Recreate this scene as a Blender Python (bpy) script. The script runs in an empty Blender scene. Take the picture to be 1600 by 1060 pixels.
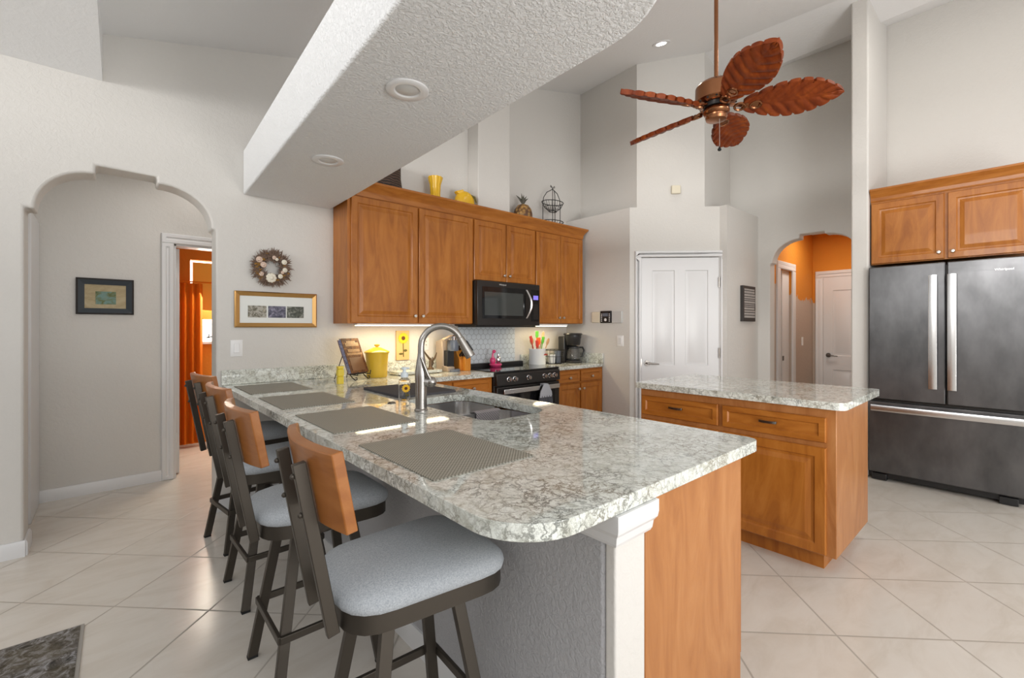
import bpy, bmesh, math, random
from mathutils import Vector, Matrix
R = math.radians
PI = math.pi
random.seed(7)
S = bpy.context.scene
C = S.collection

# ------------------------------------------------------------------ camera, world, light, exposure
cam_d = bpy.data.cameras.new('camera'); cam = bpy.data.objects.new('camera', cam_d); C.objects.link(cam)
EYE = 1.335
cam.location = (0, 0, EYE)
AX = 48.5314
cam.rotation_euler = (R(90), 0, R(AX - 90))
cam_d.sensor_width = 36; cam_d.lens = 36 * 711 / 1600; cam_d.shift_y = -18 / 1600
cam_d.clip_start = 0.02
S.camera = cam
S.view_settings.view_transform = 'Standard'; S.view_settings.look = 'None'
S.view_settings.gamma = 1; S.view_settings.use_curve_mapping = False
S.view_settings.exposure = 0.20
S.cycles.max_bounces = 8; S.cycles.diffuse_bounces = 5; S.cycles.glossy_bounces = 4
S.cycles.transmission_bounces = 6; S.cycles.caustics_reflective = False; S.cycles.caustics_refractive = False
S.cycles.sample_clamp_indirect = 6
S.cycles.use_denoising = True
w = bpy.data.worlds.new('daylight'); S.world = w; w.use_nodes = True
w.node_tree.nodes['Background'].inputs[0].default_value = (0.97, 0.98, 1.0, 1)
w.node_tree.nodes['Background'].inputs[1].default_value = 0.88

def area(name, loc, target, sx, sy, power, col=(1, 1, 1), spread=None):
    l = bpy.data.lights.new(name, 'AREA'); l.shape = 'RECTANGLE'; l.size = sx; l.size_y = sy
    l.energy = power; l.color = col
    if spread: l.spread = R(spread)
    o = bpy.data.objects.new(name, l); C.objects.link(o); o.location = loc
    o.rotation_euler = (Vector(target) - Vector(loc)).to_track_quat('-Z', 'Y').to_euler()
    return o
area('added_rear_fill', (0.8, -3.6, 2.3), (3.4, 3.0, 2.4), 5.5, 3.0, 74, (1.0, 0.99, 0.97))  # added unseen fill for assumed daylight behind the camera, no window modelled
area('added_side_fill', (-8.0, 0.2, 3.1), (5.9, 1.6, 3.3), 4.2, 1.8, 210, (1.0, 0.985, 0.96), 110)  # added unseen fill, set high to brighten the far walls, no window there

area('added_ceiling_bounce', (1.6, -2.0, 1.0), (3.0, 0.6, 3.9), 1.2, 1.2, 62, (1.0, 0.985, 0.96))  # added fill light aimed at the ceiling, no real uplighter stands here

# ------------------------------------------------------------------ materials
def mat(name, col, rough=0.5, metal=0.0, spec=0.5, trans=0.0, coat=0.0, emit=None, es=0.0, ior=None):
    m = bpy.data.materials.new(name); m.use_nodes = True
    b = m.node_tree.nodes['Principled BSDF']
    b.inputs['Base Color'].default_value = (*col, 1); b.inputs['Roughness'].default_value = rough
    b.inputs['Metallic'].default_value = metal; b.inputs['Specular IOR Level'].default_value = spec
    b.inputs['Transmission Weight'].default_value = trans; b.inputs['Coat Weight'].default_value = coat
    if ior: b.inputs['IOR'].default_value = ior
    if emit: b.inputs['Emission Color'].default_value = (*emit, 1); b.inputs['Emission Strength'].default_value = es
    m.diffuse_color = (*col, 1)
    return m
class NT:
    def __init__(s, m): s.t = m.node_tree; s.b = s.t.nodes['Principled BSDF']
    def n(s, typ, **kw):
        x = s.t.nodes.new(typ)
        for k, v in kw.items():
            if k in x.inputs: 
                inp = x.inputs[k]
                if hasattr(v, 'is_output') and v.is_output: s.t.links.new(v, inp)
                else: inp.default_value = v
            else: setattr(x, k, v)
        return x
    def l(s, a, b): s.t.links.new(a, b)
    def coord(s, scale=(1, 1, 1), rot=(0, 0, 0), world=False):
        if world: o = s.n('ShaderNodeNewGeometry').outputs['Position']
        else: o = s.n('ShaderNodeTexCoord').outputs['Object']
        mp = s.n('ShaderNodeMapping'); mp.inputs['Scale'].default_value = scale; mp.inputs['Rotation'].default_value = rot
        s.l(o, mp.inputs['Vector']); return mp.outputs[0]
    def noise(s, vec, scale, detail=3, rough=0.5, dist=0.0):
        x = s.n('ShaderNodeTexNoise'); x.inputs['Scale'].default_value = scale; x.inputs['Detail'].default_value = detail
        x.inputs['Roughness'].default_value = rough; x.inputs['Distortion'].default_value = dist
        s.l(vec, x.inputs['Vector']); return x
    def ramp(s, fac, stops, interp='LINEAR'):
        r = s.n('ShaderNodeValToRGB'); r.color_ramp.interpolation = interp
        e = r.color_ramp.elements
        while len(e) < len(stops): e.new(0.5)
        for el, (p, c) in zip(e, stops):
            el.position = p; el.color = (*c, 1) if len(c) == 3 else c
        s.l(fac, r.inputs[0]); return r.outputs[0]
    def math(s, op, a, b=None, c=None):
        x = s.n('ShaderNodeMath'); x.operation = op
        for i, v in enumerate((a, b, c)):
            if v is None: continue
            if hasattr(v, 'is_output'): s.l(v, x.inputs[i])
            else: x.inputs[i].default_value = v
        return x.outputs[0]
    def mix(s, f, a, b, mode='MIX'):
        x = s.n('ShaderNodeMix'); x.data_type = 'RGBA'; x.blend_type = mode
        for i, v in ((0, f), (6, a), (7, b)):
            if hasattr(v, 'is_output'): s.l(v, x.inputs[i])
            else: x.inputs[i].default_value = v if i == 0 else (*v, 1)
        return x.outputs[2]
    def color(s, v): s.l(v, s.b.inputs['Base Color'])
    def bump(s, h, strength=0.2, dist=0.01):
        x = s.n('ShaderNodeBump'); x.inputs['Strength'].default_value = strength; x.inputs['Distance'].default_value = dist
        s.l(h, x.inputs['Height']); s.l(x.outputs[0], s.b.inputs['Normal'])

def plaster(name, col, sc=34, strength=0.16, rough=0.75):
    m = mat(name, col, rough, spec=0.25); t = NT(m)
    v = t.coord(world=True)
    n1 = t.noise(v, sc, 4, 0.6, 0.6)
    h = t.ramp(n1.outputs[0], [(0.42, (0, 0, 0)), (0.6, (1, 1, 1))])
    t.bump(h, strength, 0.006)
    return m
M = {}
M['wall'] = plaster('wall_plaster_greige', (0.655, 0.636, 0.604))
M['ceil'] = plaster('ceiling_plaster_white', (0.82, 0.825, 0.83), 36, 0.12)
M['beam'] = plaster('soffit_knockdown_white', (0.78, 0.785, 0.79), 66, 0.6)
M['knee'] = plaster('knee_wall_plaster_shaded', (0.44, 0.44, 0.455), 62, 0.42)  # same paint as the walls, darkened because its shade is put into the colour
M['white'] = mat('white_semigloss_paint', (0.72, 0.72, 0.725), 0.32)
M['switch'] = mat('white_plastic', (0.82, 0.82, 0.82), 0.35)
M['cream'] = mat('almond_plastic', (0.72, 0.66, 0.52), 0.4)
M['black'] = mat('black_plastic', (0.012, 0.012, 0.013), 0.35)
M['gloss_black'] = mat('black_glass', (0.008, 0.008, 0.009), 0.06)
M['dark'] = mat('shadow_black_rubber', (0.01, 0.01, 0.01), 0.8)
M['nickel'] = mat('satin_nickel', (0.62, 0.59, 0.55), 0.28, 1.0)
M['chrome'] = mat('polished_chrome', (0.75, 0.75, 0.76), 0.12, 1.0)
M['steel'] = mat('brushed_steel', (0.70, 0.70, 0.70), 0.24, 1.0)
M['faucet'] = mat('faucet_nickel', (0.40, 0.38, 0.355), 0.27, 1.0)
M['bronze_handle'] = mat('dark_pewter', (0.16, 0.15, 0.14), 0.3, 1.0)

# diagonal floor tiles
m = M['tile'] = mat('cream_porcelain_tile', (0.6, 0.55, 0.49), 0.22); t = NT(m)
TS = 0.4735
pos = t.n('ShaderNodeNewGeometry').outputs['Position']
sep = t.n('ShaderNodeSeparateXYZ'); t.l(pos, sep.inputs[0])
sx = t.math('MULTIPLY_ADD', t.math('SUBTRACT', sep.outputs[0], sep.outputs[1]), 0.70711 / TS, -1.756 / TS + 40)
sy = t.math('MULTIPLY_ADD', t.math('ADD', sep.outputs[0], sep.outputs[1]), 0.70711 / TS, -2.528 / TS + 40)
def edge(v):
    f = t.math('FRACT', v); return t.math('SUBTRACT', 0.5, t.math('ABSOLUTE', t.math('SUBTRACT', f, 0.5)))
d = t.math('MINIMUM', edge(sx), edge(sy))
gr = t.ramp(d, [(0.0, (1, 1, 1)), (0.007, (1, 1, 1)), (0.0105, (0, 0, 0))])
cmb = t.n('ShaderNodeCombineXYZ'); t.l(t.math('FLOOR', sx), cmb.inputs[0]); t.l(t.math('FLOOR', sy), cmb.inputs[1])
wn = t.n('ShaderNodeTexWhiteNoise'); wn.noise_dimensions = '2D'; t.l(cmb.outputs[0], wn.inputs[0])
wv = t.coord((1, 2.5, 1), world=True)
nz = t.noise(wv, 3.2, 6, 0.62, 0.8)
base = t.ramp(nz.outputs[0], [(0.25, (0.60, 0.545, 0.475)), (0.55, (0.68, 0.635, 0.575)), (0.8, (0.71, 0.675, 0.62))])
base = t.mix(t.math('MULTIPLY', wn.outputs[0], 0.16), base, (0.57, 0.52, 0.45))
t.color(t.mix(gr, base, (0.42, 0.38, 0.33)))
t.bump(t.math('SUBTRACT', 1.0, gr), 0.3, 0.002)
rr = t.n('ShaderNodeMapRange'); t.l(gr, rr.inputs[0]); rr.inputs[3].default_value = 0.2; rr.inputs[4].default_value = 0.7
t.l(rr.outputs[0], t.b.inputs['Roughness'])

# quartz
m = M['quartz'] = mat('veined_quartz', (0.6, 0.6, 0.57), 0.045, spec=0.75); t = NT(m)
v = t.coord(world=True)
nd = t.noise(v, 11, 5, 0.65)
vm = t.n('ShaderNodeVectorMath'); vm.operation = 'MULTIPLY_ADD'
t.l(nd.outputs['Color'], vm.inputs[0]); vm.inputs[1].default_value = (0.15, 0.15, 0.15); t.l(v, vm.inputs[2])
def vor(scale):
    x = t.n('ShaderNodeTexVoronoi'); x.feature = 'DISTANCE_TO_EDGE'; x.inputs['Scale'].default_value = scale
    t.l(vm.outputs[0], x.inputs['Vector']); return x.outputs['Distance']
v1 = t.ramp(vor(24), [(0.0, (1, 1, 1)), (0.035, (0.7,) * 3), (0.11, (0, 0, 0))])
v2 = t.ramp(vor(52), [(0.0, (1, 1, 1)), (0.06, (0.35,) * 3), (0.18, (0, 0, 0))])
nb = t.noise(v, 17, 6, 0.65, 1.0)
tone = t.ramp(nb.outputs[0], [(0.3, (0.43, 0.43, 0.365)), (0.42, (0.64, 0.66, 0.60)), (0.54, (0.78, 0.81, 0.76))])
nm = t.noise(v, 6, 4, 0.6)
mk = t.ramp(nm.outputs[0], [(0.36, (0.25,) * 3), (0.6, (1, 1, 1))])
vein = t.ramp(t.noise(v, 7, 3).outputs[0], [(0.4, (0.13, 0.14, 0.125)), (0.6, (0.20, 0.175, 0.125))])
c1 = t.mix(t.math('MULTIPLY', t.math('MULTIPLY', v1, mk), 0.9), tone, vein)
c2 = t.mix(t.math('MULTIPLY', t.math('MULTIPLY', v2, mk), 0.55), c1, vein)
t.color(c2)

def wood(name, c_dark, c_mid, c_light, rough=0.36, axis='z', sc=1.0, coat=0.06):
    m = mat(name, c_mid, rough, spec=0.38, coat=coat); t = NT(m)
    s = {'z': (6, 6, 1.2), 'x': (1.2, 6, 6), 'y': (6, 1.2, 6)}[axis]
    v = t.coord(tuple(k * sc for k in s), world=True)
    n1 = t.noise(v, 1.5, 6, 0.65, 1.4)
    n2 = t.noise(v, 9, 3, 0.6, 0.3)
    a = t.ramp(n1.outputs[0], [(0.3, c_dark), (0.52, c_mid), (0.75, c_light)])
    b = t.mix(t.math('MULTIPLY', n2.outputs[0], 0.14), a, c_dark, 'MIX')
    t.color(b); t.bump(n2.outputs[0], 0.03, 0.002)
    return m
CD, CM, CL = (0.28, 0.085, 0.010), (0.40, 0.138, 0.019), (0.49, 0.19, 0.036)
M['cab'] = wood('honey_maple_upright', CD, CM, CL)
M['cabx'] = wood('honey_maple_along_wall', CD, CM, CL, axis='x')
M['caby'] = wood('honey_maple_across', CD, CM, CL, axis='y')
M['endpanel'] = wood('honey_maple_veneer', (0.33, 0.120, 0.032), (0.42, 0.172, 0.052), (0.50, 0.23, 0.082))
M['stoolwood'] = wood('stool_oak', (0.25, 0.082, 0.018), (0.345, 0.125, 0.029), (0.41, 0.165, 0.045), axis='y', coat=0.1)
M['stoolmetal'] = mat('gunmetal_bronze', (0.075, 0.064, 0.052), 0.42, 0.7)
m = M['seat'] = mat('heather_grey_fabric', (0.26, 0.285, 0.315), 0.95, spec=0.1); t = NT(m)
n = t.noise(t.coord(world=True), 260, 2, 0.7); n2 = t.noise(t.coord(world=True), 8, 3, 0.6)
t.color(t.mix(t.math('MULTIPLY', n2.outputs[0], 0.4), t.ramp(n.outputs[0], [(0.3, (0.29, 0.315, 0.345)), (0.7, (0.50, 0.525, 0.55))]), (0.36, 0.385, 0.41)))
t.bump(n.outputs[0], 0.25, 0.002)
# woven placemat
m = M['mat'] = mat('woven_vinyl_taupe', (0.3, 0.29, 0.24), 0.55); t = NT(m)
g = t.n('ShaderNodeTexCoord').outputs['Object']; sp = t.n('ShaderNodeSeparateXYZ'); t.l(g, sp.inputs[0])
fx = t.math('SINE', t.math('MULTIPLY', sp.outputs[0], 2 * PI / 0.0125)); fy = t.math('SINE', t.math('MULTIPLY', sp.outputs[1], 2 * PI / 0.0125))
pr = t.math('MULTIPLY', fx, fy)
t.color(t.ramp(t.math('MULTIPLY_ADD', pr, 0.5, 0.5), [(0.25, (0.13, 0.12, 0.095)), (0.6, (0.36, 0.345, 0.29))]))
t.bump(pr, 0.4, 0.001)
# black stainless
m = M['blacksteel'] = mat('black_stainless', (0.15, 0.15, 0.155), 0.30, 0.85); t = NT(m)
n = t.noise(t.coord((1, 1, 90), world=True), 6, 3, 0.6); n2 = t.noise(t.coord((1, 1.6, 0.8), world=True), 2.6, 4, 0.6)
t.color(t.mix(t.ramp(n2.outputs[0], [(0.35, (0, 0, 0)), (0.65, (1, 1, 1))]), (0.10, 0.10, 0.103), (0.165, 0.165, 0.17)))  # blotches stand for reflections, painted into the steel colour
rr = t.n('ShaderNodeMapRange'); t.l(n.outputs[0], rr.inputs[0]); rr.inputs[3].default_value = 0.24; rr.inputs[4].default_value = 0.38
t.l(rr.outputs[0], t.b.inputs['Roughness'])
M['appliance'] = mat('appliance_dark_brown_steel', (0.038, 0.035, 0.033), 0.3, 0.6)
# bath & hall orange
M['orange'] = plaster('orange_painted_plaster', (0.62, 0.20, 0.02), 28, 0.2)
m = M['orange_patch'] = plaster('half_painted_orange_plaster', (0.62, 0.24, 0.03), 28, 0.2); t = NT(m)
pz = t.n('ShaderNodeNewGeometry').outputs['Position']; sp = t.n('ShaderNodeSeparateXYZ'); t.l(pz, sp.inputs[0])
nz = t.noise(t.coord((1, 1, 0.7), world=True), 5, 5, 0.6)
hgt = t.math('ADD', sp.outputs[2], t.math('MULTIPLY', nz.outputs[0], 0.5))
slope = t.math('MULTIPLY_ADD', sp.outputs[0], 0.12, 0)
f = t.ramp(t.math('MULTIPLY', t.math('SUBTRACT', t.math('ADD', hgt, slope), 2.84), 20.0), [(0.4, (0, 0, 0)), (0.6, (1, 1, 1))])
t.color(t.mix(f, (0.52, 0.43, 0.36), (0.66, 0.25, 0.03)))
M['curtain'] = mat('rust_orange_curtain', (0.62, 0.155, 0.012), 0.8, spec=0.1)
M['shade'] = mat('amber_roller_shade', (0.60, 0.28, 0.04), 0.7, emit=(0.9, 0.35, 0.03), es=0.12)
M['daylight'] = mat('bright_daylight', (1, 1, 1), 0.5, emit=(1.0, 0.98, 0.9), es=4.0)
# rug
m = M['rug'] = mat('distressed_wool_rug', (0.1, 0.1, 0.09), 0.95, spec=0.05); t = NT(m)
v = t.coord(world=True); n = t.noise(v, 22, 6, 0.75, 1.0); n2 = t.noise(v, 5, 4, 0.6, 1.0)
a = t.ramp(n.outputs[0], [(0.35, (0.03, 0.03, 0.03)), (0.48, (0.13, 0.12, 0.11)), (0.64, (0.40, 0.40, 0.42))])
t.color(t.mix(t.ramp(n2.outputs[0], [(0.4, (0, 0, 0)), (0.65, (0.45,) * 3)]), a, (0.14, 0.115, 0.07))); t.bump(n.outputs[0], 0.6, 0.004)
M['rugedge'] = mat('rug_binding_grey', (0.33, 0.31, 0.28), 0.9)
# hex backsplash
m = M['hex'] = mat('white_hexagon_tile', (0.7, 0.74, 0.78), 0.12); t = NT(m)
gz = t.n('ShaderNodeNewGeometry').outputs['Position']; sp = t.n('ShaderNodeSeparateXYZ'); t.l(gz, sp.inputs[0])
HS = 0.062
px = t.math('DIVIDE', sp.outputs[0], HS); pz = t.math('DIVIDE', sp.outputs[2], HS * 1.7320508)
def cell(ox, oz):
    a = t.math('SUBTRACT', t.math('FRACT', t.math('ADD', px, ox)), 0.5)
    b = t.math('MULTIPLY', t.math('SUBTRACT', t.math('FRACT', t.math('ADD', pz, oz)), 0.5), 1.7320508)
    aa = t.math('ABSOLUTE', a); bb = t.math('ABSOLUTE', b)
    return t.math('MAXIMUM', aa, t.math('ADD', t.math('MULTIPLY', aa, 0.5), t.math('MULTIPLY', bb, 0.8660254)))
hd = t.math('MINIMUM', cell(0, 0), cell(0.5, 0.5))
gf = t.ramp(hd, [(0.44, (0, 0, 0)), (0.475, (1, 1, 1))])
t.color(t.mix(gf, (0.62, 0.68, 0.73), (0.36, 0.40, 0.43))); t.bump(t.math('SUBTRACT', 1.0, gf), 0.4, 0.002)
# fan
m = M['leaf'] = mat('carved_mahogany', (0.25, 0.055, 0.012), 0.5, spec=0.2); t = NT(m)
n = t.noise(t.coord((2, 14, 14)), 2, 5, 0.6, 0.5)
t.color(t.ramp(n.outputs[0], [(0.3, (0.11, 0.016, 0.003)), (0.6, (0.21, 0.040, 0.006)), (0.8, (0.31, 0.075, 0.010))]))
M['copper'] = mat('antique_copper', (0.33, 0.145, 0.07), 0.26, 1.0)
# misc
M['yellow'] = mat('yellow_glaze', (0.78, 0.46, 0.02), 0.18)
M['yellow2'] = mat('yellow_paint', (0.80, 0.62, 0.06), 0.45)
M['canister'] = mat('mustard_glaze', (0.66, 0.43, 0.04), 0.2)
M['gold'] = mat('gold_gilt_frame', (0.62, 0.36, 0.13), 0.3, 0.9)
M['matboard'] = mat('white_matboard', (0.75, 0.77, 0.74), 0.6)
M['framedark'] = mat('black_brown_frame', (0.018, 0.014, 0.014), 0.35)
M['framegrey'] = mat('charcoal_blue_frame_face', (0.035, 0.045, 0.055), 0.35)
def photo(name, cols, sc=9, seed=0.0, dist=1.0):
    m = mat(name, cols[1], 0.55, spec=0.25); t = NT(m)
    mp = t.coord((1, 1, 1.3), world=True); ad = t.n('ShaderNodeVectorMath'); ad.operation = 'ADD'; t.l(mp, ad.inputs[0]); ad.inputs[1].default_value = (seed, seed, seed)
    n = t.noise(ad.outputs[0], sc, 6, 0.7, dist)
    t.color(t.ramp(n.outputs[0], [(0.3 + 0.4 * i / (len(cols) - 1), c) for i, c in enumerate(cols)])); return m
M['ph1'] = photo('photograph_of_trees', [(0.03, 0.03, 0.025), (0.14, 0.13, 0.09), (0.45, 0.43, 0.38), (0.25, 0.2, 0.06)], 22, 1.0)
M['ph2'] = photo('photograph_of_blossoms', [(0.03, 0.03, 0.045), (0.10, 0.10, 0.14), (0.38, 0.36, 0.46)], 22, 3.3)
M['ph3'] = photo('photograph_of_oaks', [(0.03, 0.035, 0.03), (0.10, 0.11, 0.09), (0.42, 0.42, 0.38)], 22, 6.1)
M['glasspic'] = photo('landscape_reflecting_glass', [(0.28, 0.22, 0.12), (0.42, 0.34, 0.2), (0.5, 0.42, 0.28)], 4, 2.0)
M['painting'] = photo('small_landscape_painting', [(0.04, 0.07, 0.03), (0.14, 0.16, 0.06), (0.16, 0.28, 0.26), (0.24, 0.2, 0.09)], 16, 4.0)
M['book'] = photo('brown_cookbook_cover', [(0.03, 0.010, 0.005), (0.10, 0.034, 0.010), (0.30, 0.13, 0.04)], 17, 0.5, 2.0)
M['book2'] = mat('tan_cover_lettering', (0.36, 0.20, 0.08), 0.35)
M['pages'] = photo('bluish_page_edges', [(0.05, 0.05, 0.12), (0.22, 0.22, 0.32), (0.45, 0.45, 0.5)], 60, 0.2)
M['iron'] = mat('black_wrought_iron', (0.018, 0.016, 0.014), 0.5, 0.4)
m = M['basket'] = mat('dark_carved_wicker', (0.05, 0.03, 0.02), 0.6); t = NT(m)
wv = t.n('ShaderNodeTexWave'); wv.wave_type = 'RINGS'; wv.inputs['Scale'].default_value = 14; wv.inputs['Distortion'].default_value = 6; wv.inputs['Detail'].default_value = 2
t.l(t.coord(), wv.inputs['Vector']); t.color(t.ramp(wv.outputs[0], [(0.3, (0.018, 0.01, 0.007)), (0.8, (0.10, 0.055, 0.035))])); t.bump(wv.outputs[0], 0.5, 0.004)
m = M['pine'] = mat('carved_pineapple_gold', (0.35, 0.18, 0.05), 0.45); t = NT(m)
vv = t.n('ShaderNodeTexVoronoi'); vv.inputs['Scale'].default_value = 28; t.l(t.coord(), vv.inputs['Vector'])
t.color(t.ramp(vv.outputs['Distance'], [(0.1, (0.52, 0.30, 0.09)), (0.7, (0.10, 0.04, 0.015))])); t.bump(vv.outputs['Distance'], -0.8, 0.02)
M['pineleaf'] = mat('dark_olive_leaf', (0.06, 0.055, 0.035), 0.5)
M['taupe'] = mat('taupe_plastic', (0.34, 0.27, 0.21), 0.35)
M['slate'] = mat('slate_blue_plastic', (0.13, 0.15, 0.19), 0.3)
M['block'] = wood('orange_knife_block_wood', (0.50, 0.16, 0.02), (0.62, 0.24, 0.03), (0.70, 0.32, 0.06))
M['pink'] = mat('hot_pink_ceramic', (0.75, 0.06, 0.20), 0.25)
M['crock'] = mat('white_stoneware', (0.78, 0.79, 0.80), 0.2)
M['green'] = mat('green_silicone', (0.06, 0.26, 0.02), 0.4)
M['oran'] = mat('orange_silicone', (0.62, 0.09, 0.008), 0.4)
M['red'] = mat('red_silicone', (0.45, 0.03, 0.02), 0.4)
M['spoonwood'] = mat('wooden_spoon', (0.36, 0.20, 0.10), 0.6)
M['glass'] = mat('clear_glass', (1, 1, 1), 0.02, trans=1.0, ior=1.3)
M['smoke'] = mat('smoked_carafe_glass', (0.55, 0.55, 0.55), 0.04, trans=0.9, ior=1.3)
M['display'] = mat('violet_lit_display', (0.1, 0.08, 0.3), 0.3, emit=(0.25, 0.2, 0.8), es=0.8)
m = M['dishcloth'] = mat('mauve_grey_dishcloth', (0.35, 0.32, 0.33), 0.9, spec=0.1); t = NT(m)
g = t.n('ShaderNodeTexCoord').outputs['Object']; sp = t.n('ShaderNodeSeparateXYZ'); t.l(g, sp.inputs[0])
s1 = t.math('SINE', t.math('MULTIPLY', t.math('ADD', sp.outputs[1], sp.outputs[2]), 420.0)); s2 = t.math('SINE', t.math('MULTIPLY', t.math('SUBTRACT', sp.outputs[1], sp.outputs[0]), 420.0))
pr = t.math('MULTIPLY', s1, s2); t.color(t.ramp(t.math('MULTIPLY_ADD', pr, 0.5, 0.5), [(0.3, (0.20, 0.18, 0.19)), (0.7, (0.42, 0.39, 0.39))])); t.bump(pr, 0.5, 0.003)
M['towel'] = mat('grey_terry_towel', (0.10, 0.105, 0.12), 0.95, spec=0.1)
M['towel2'] = mat('pale_grey_knit_band', (0.40, 0.42, 0.46), 0.95, spec=0.1)
m = M['drymat'] = mat('charcoal_microfiber', (0.085, 0.082, 0.088), 0.95, spec=0.05); t = NT(m)
n = t.noise(t.coord(world=True), 60, 3); t.bump(n.outputs[0], 0.4, 0.004)
M['petal'] = mat('sunflower_petal', (0.86, 0.50, 0.01), 0.6)
M['seedhead'] = mat('sunflower_centre', (0.12, 0.04, 0.01), 0.8)
M['stem'] = mat('olive_stem', (0.12, 0.10, 0.02), 0.7)
M['woodpale'] = mat('pale_yellow_wood_board', (0.66, 0.42, 0.17), 0.5)
M['lens'] = mat('recessed_lens_grey', (0.55, 0.55, 0.54), 0.35)
M['lamp_on'] = mat('lit_lamp_lens', (1, 1, 1), 0.4, emit=(1, 0.97, 0.9), es=12)
M['strip_on'] = mat('lit_strip_lens', (1, 1, 1), 0.4, emit=(1, 0.86, 0.55), es=4)
M['sign'] = mat('dark_brown_sign_board', (0.035, 0.03, 0.028), 0.6)
M['signtext'] = mat('faded_white_lettering', (0.42, 0.40, 0.38), 0.7)
M['twig'] = mat('dry_brown_twigs', (0.21, 0.145, 0.11), 0.9, spec=0.1)
M['moss'] = mat('ochre_dry_leaves', (0.26, 0.14, 0.04), 0.9, spec=0.1)
M['shell'] = mat('cream_blossom', (0.74, 0.69, 0.58), 0.6)
M['shellp'] = mat('blush_blossom', (0.62, 0.47, 0.38), 0.6)
M['logo'] = mat('logo_silver', (0.75, 0.75, 0.75), 0.3, 0.3)
M['figbrown'] = mat('bronze_figurine', (0.14, 0.09, 0.05), 0.35, 0.7)
M['granboard'] = M['quartz']
M['bluetrans'] = mat('white_pump_plastic', (0.72, 0.80, 0.84), 0.3)

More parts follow.
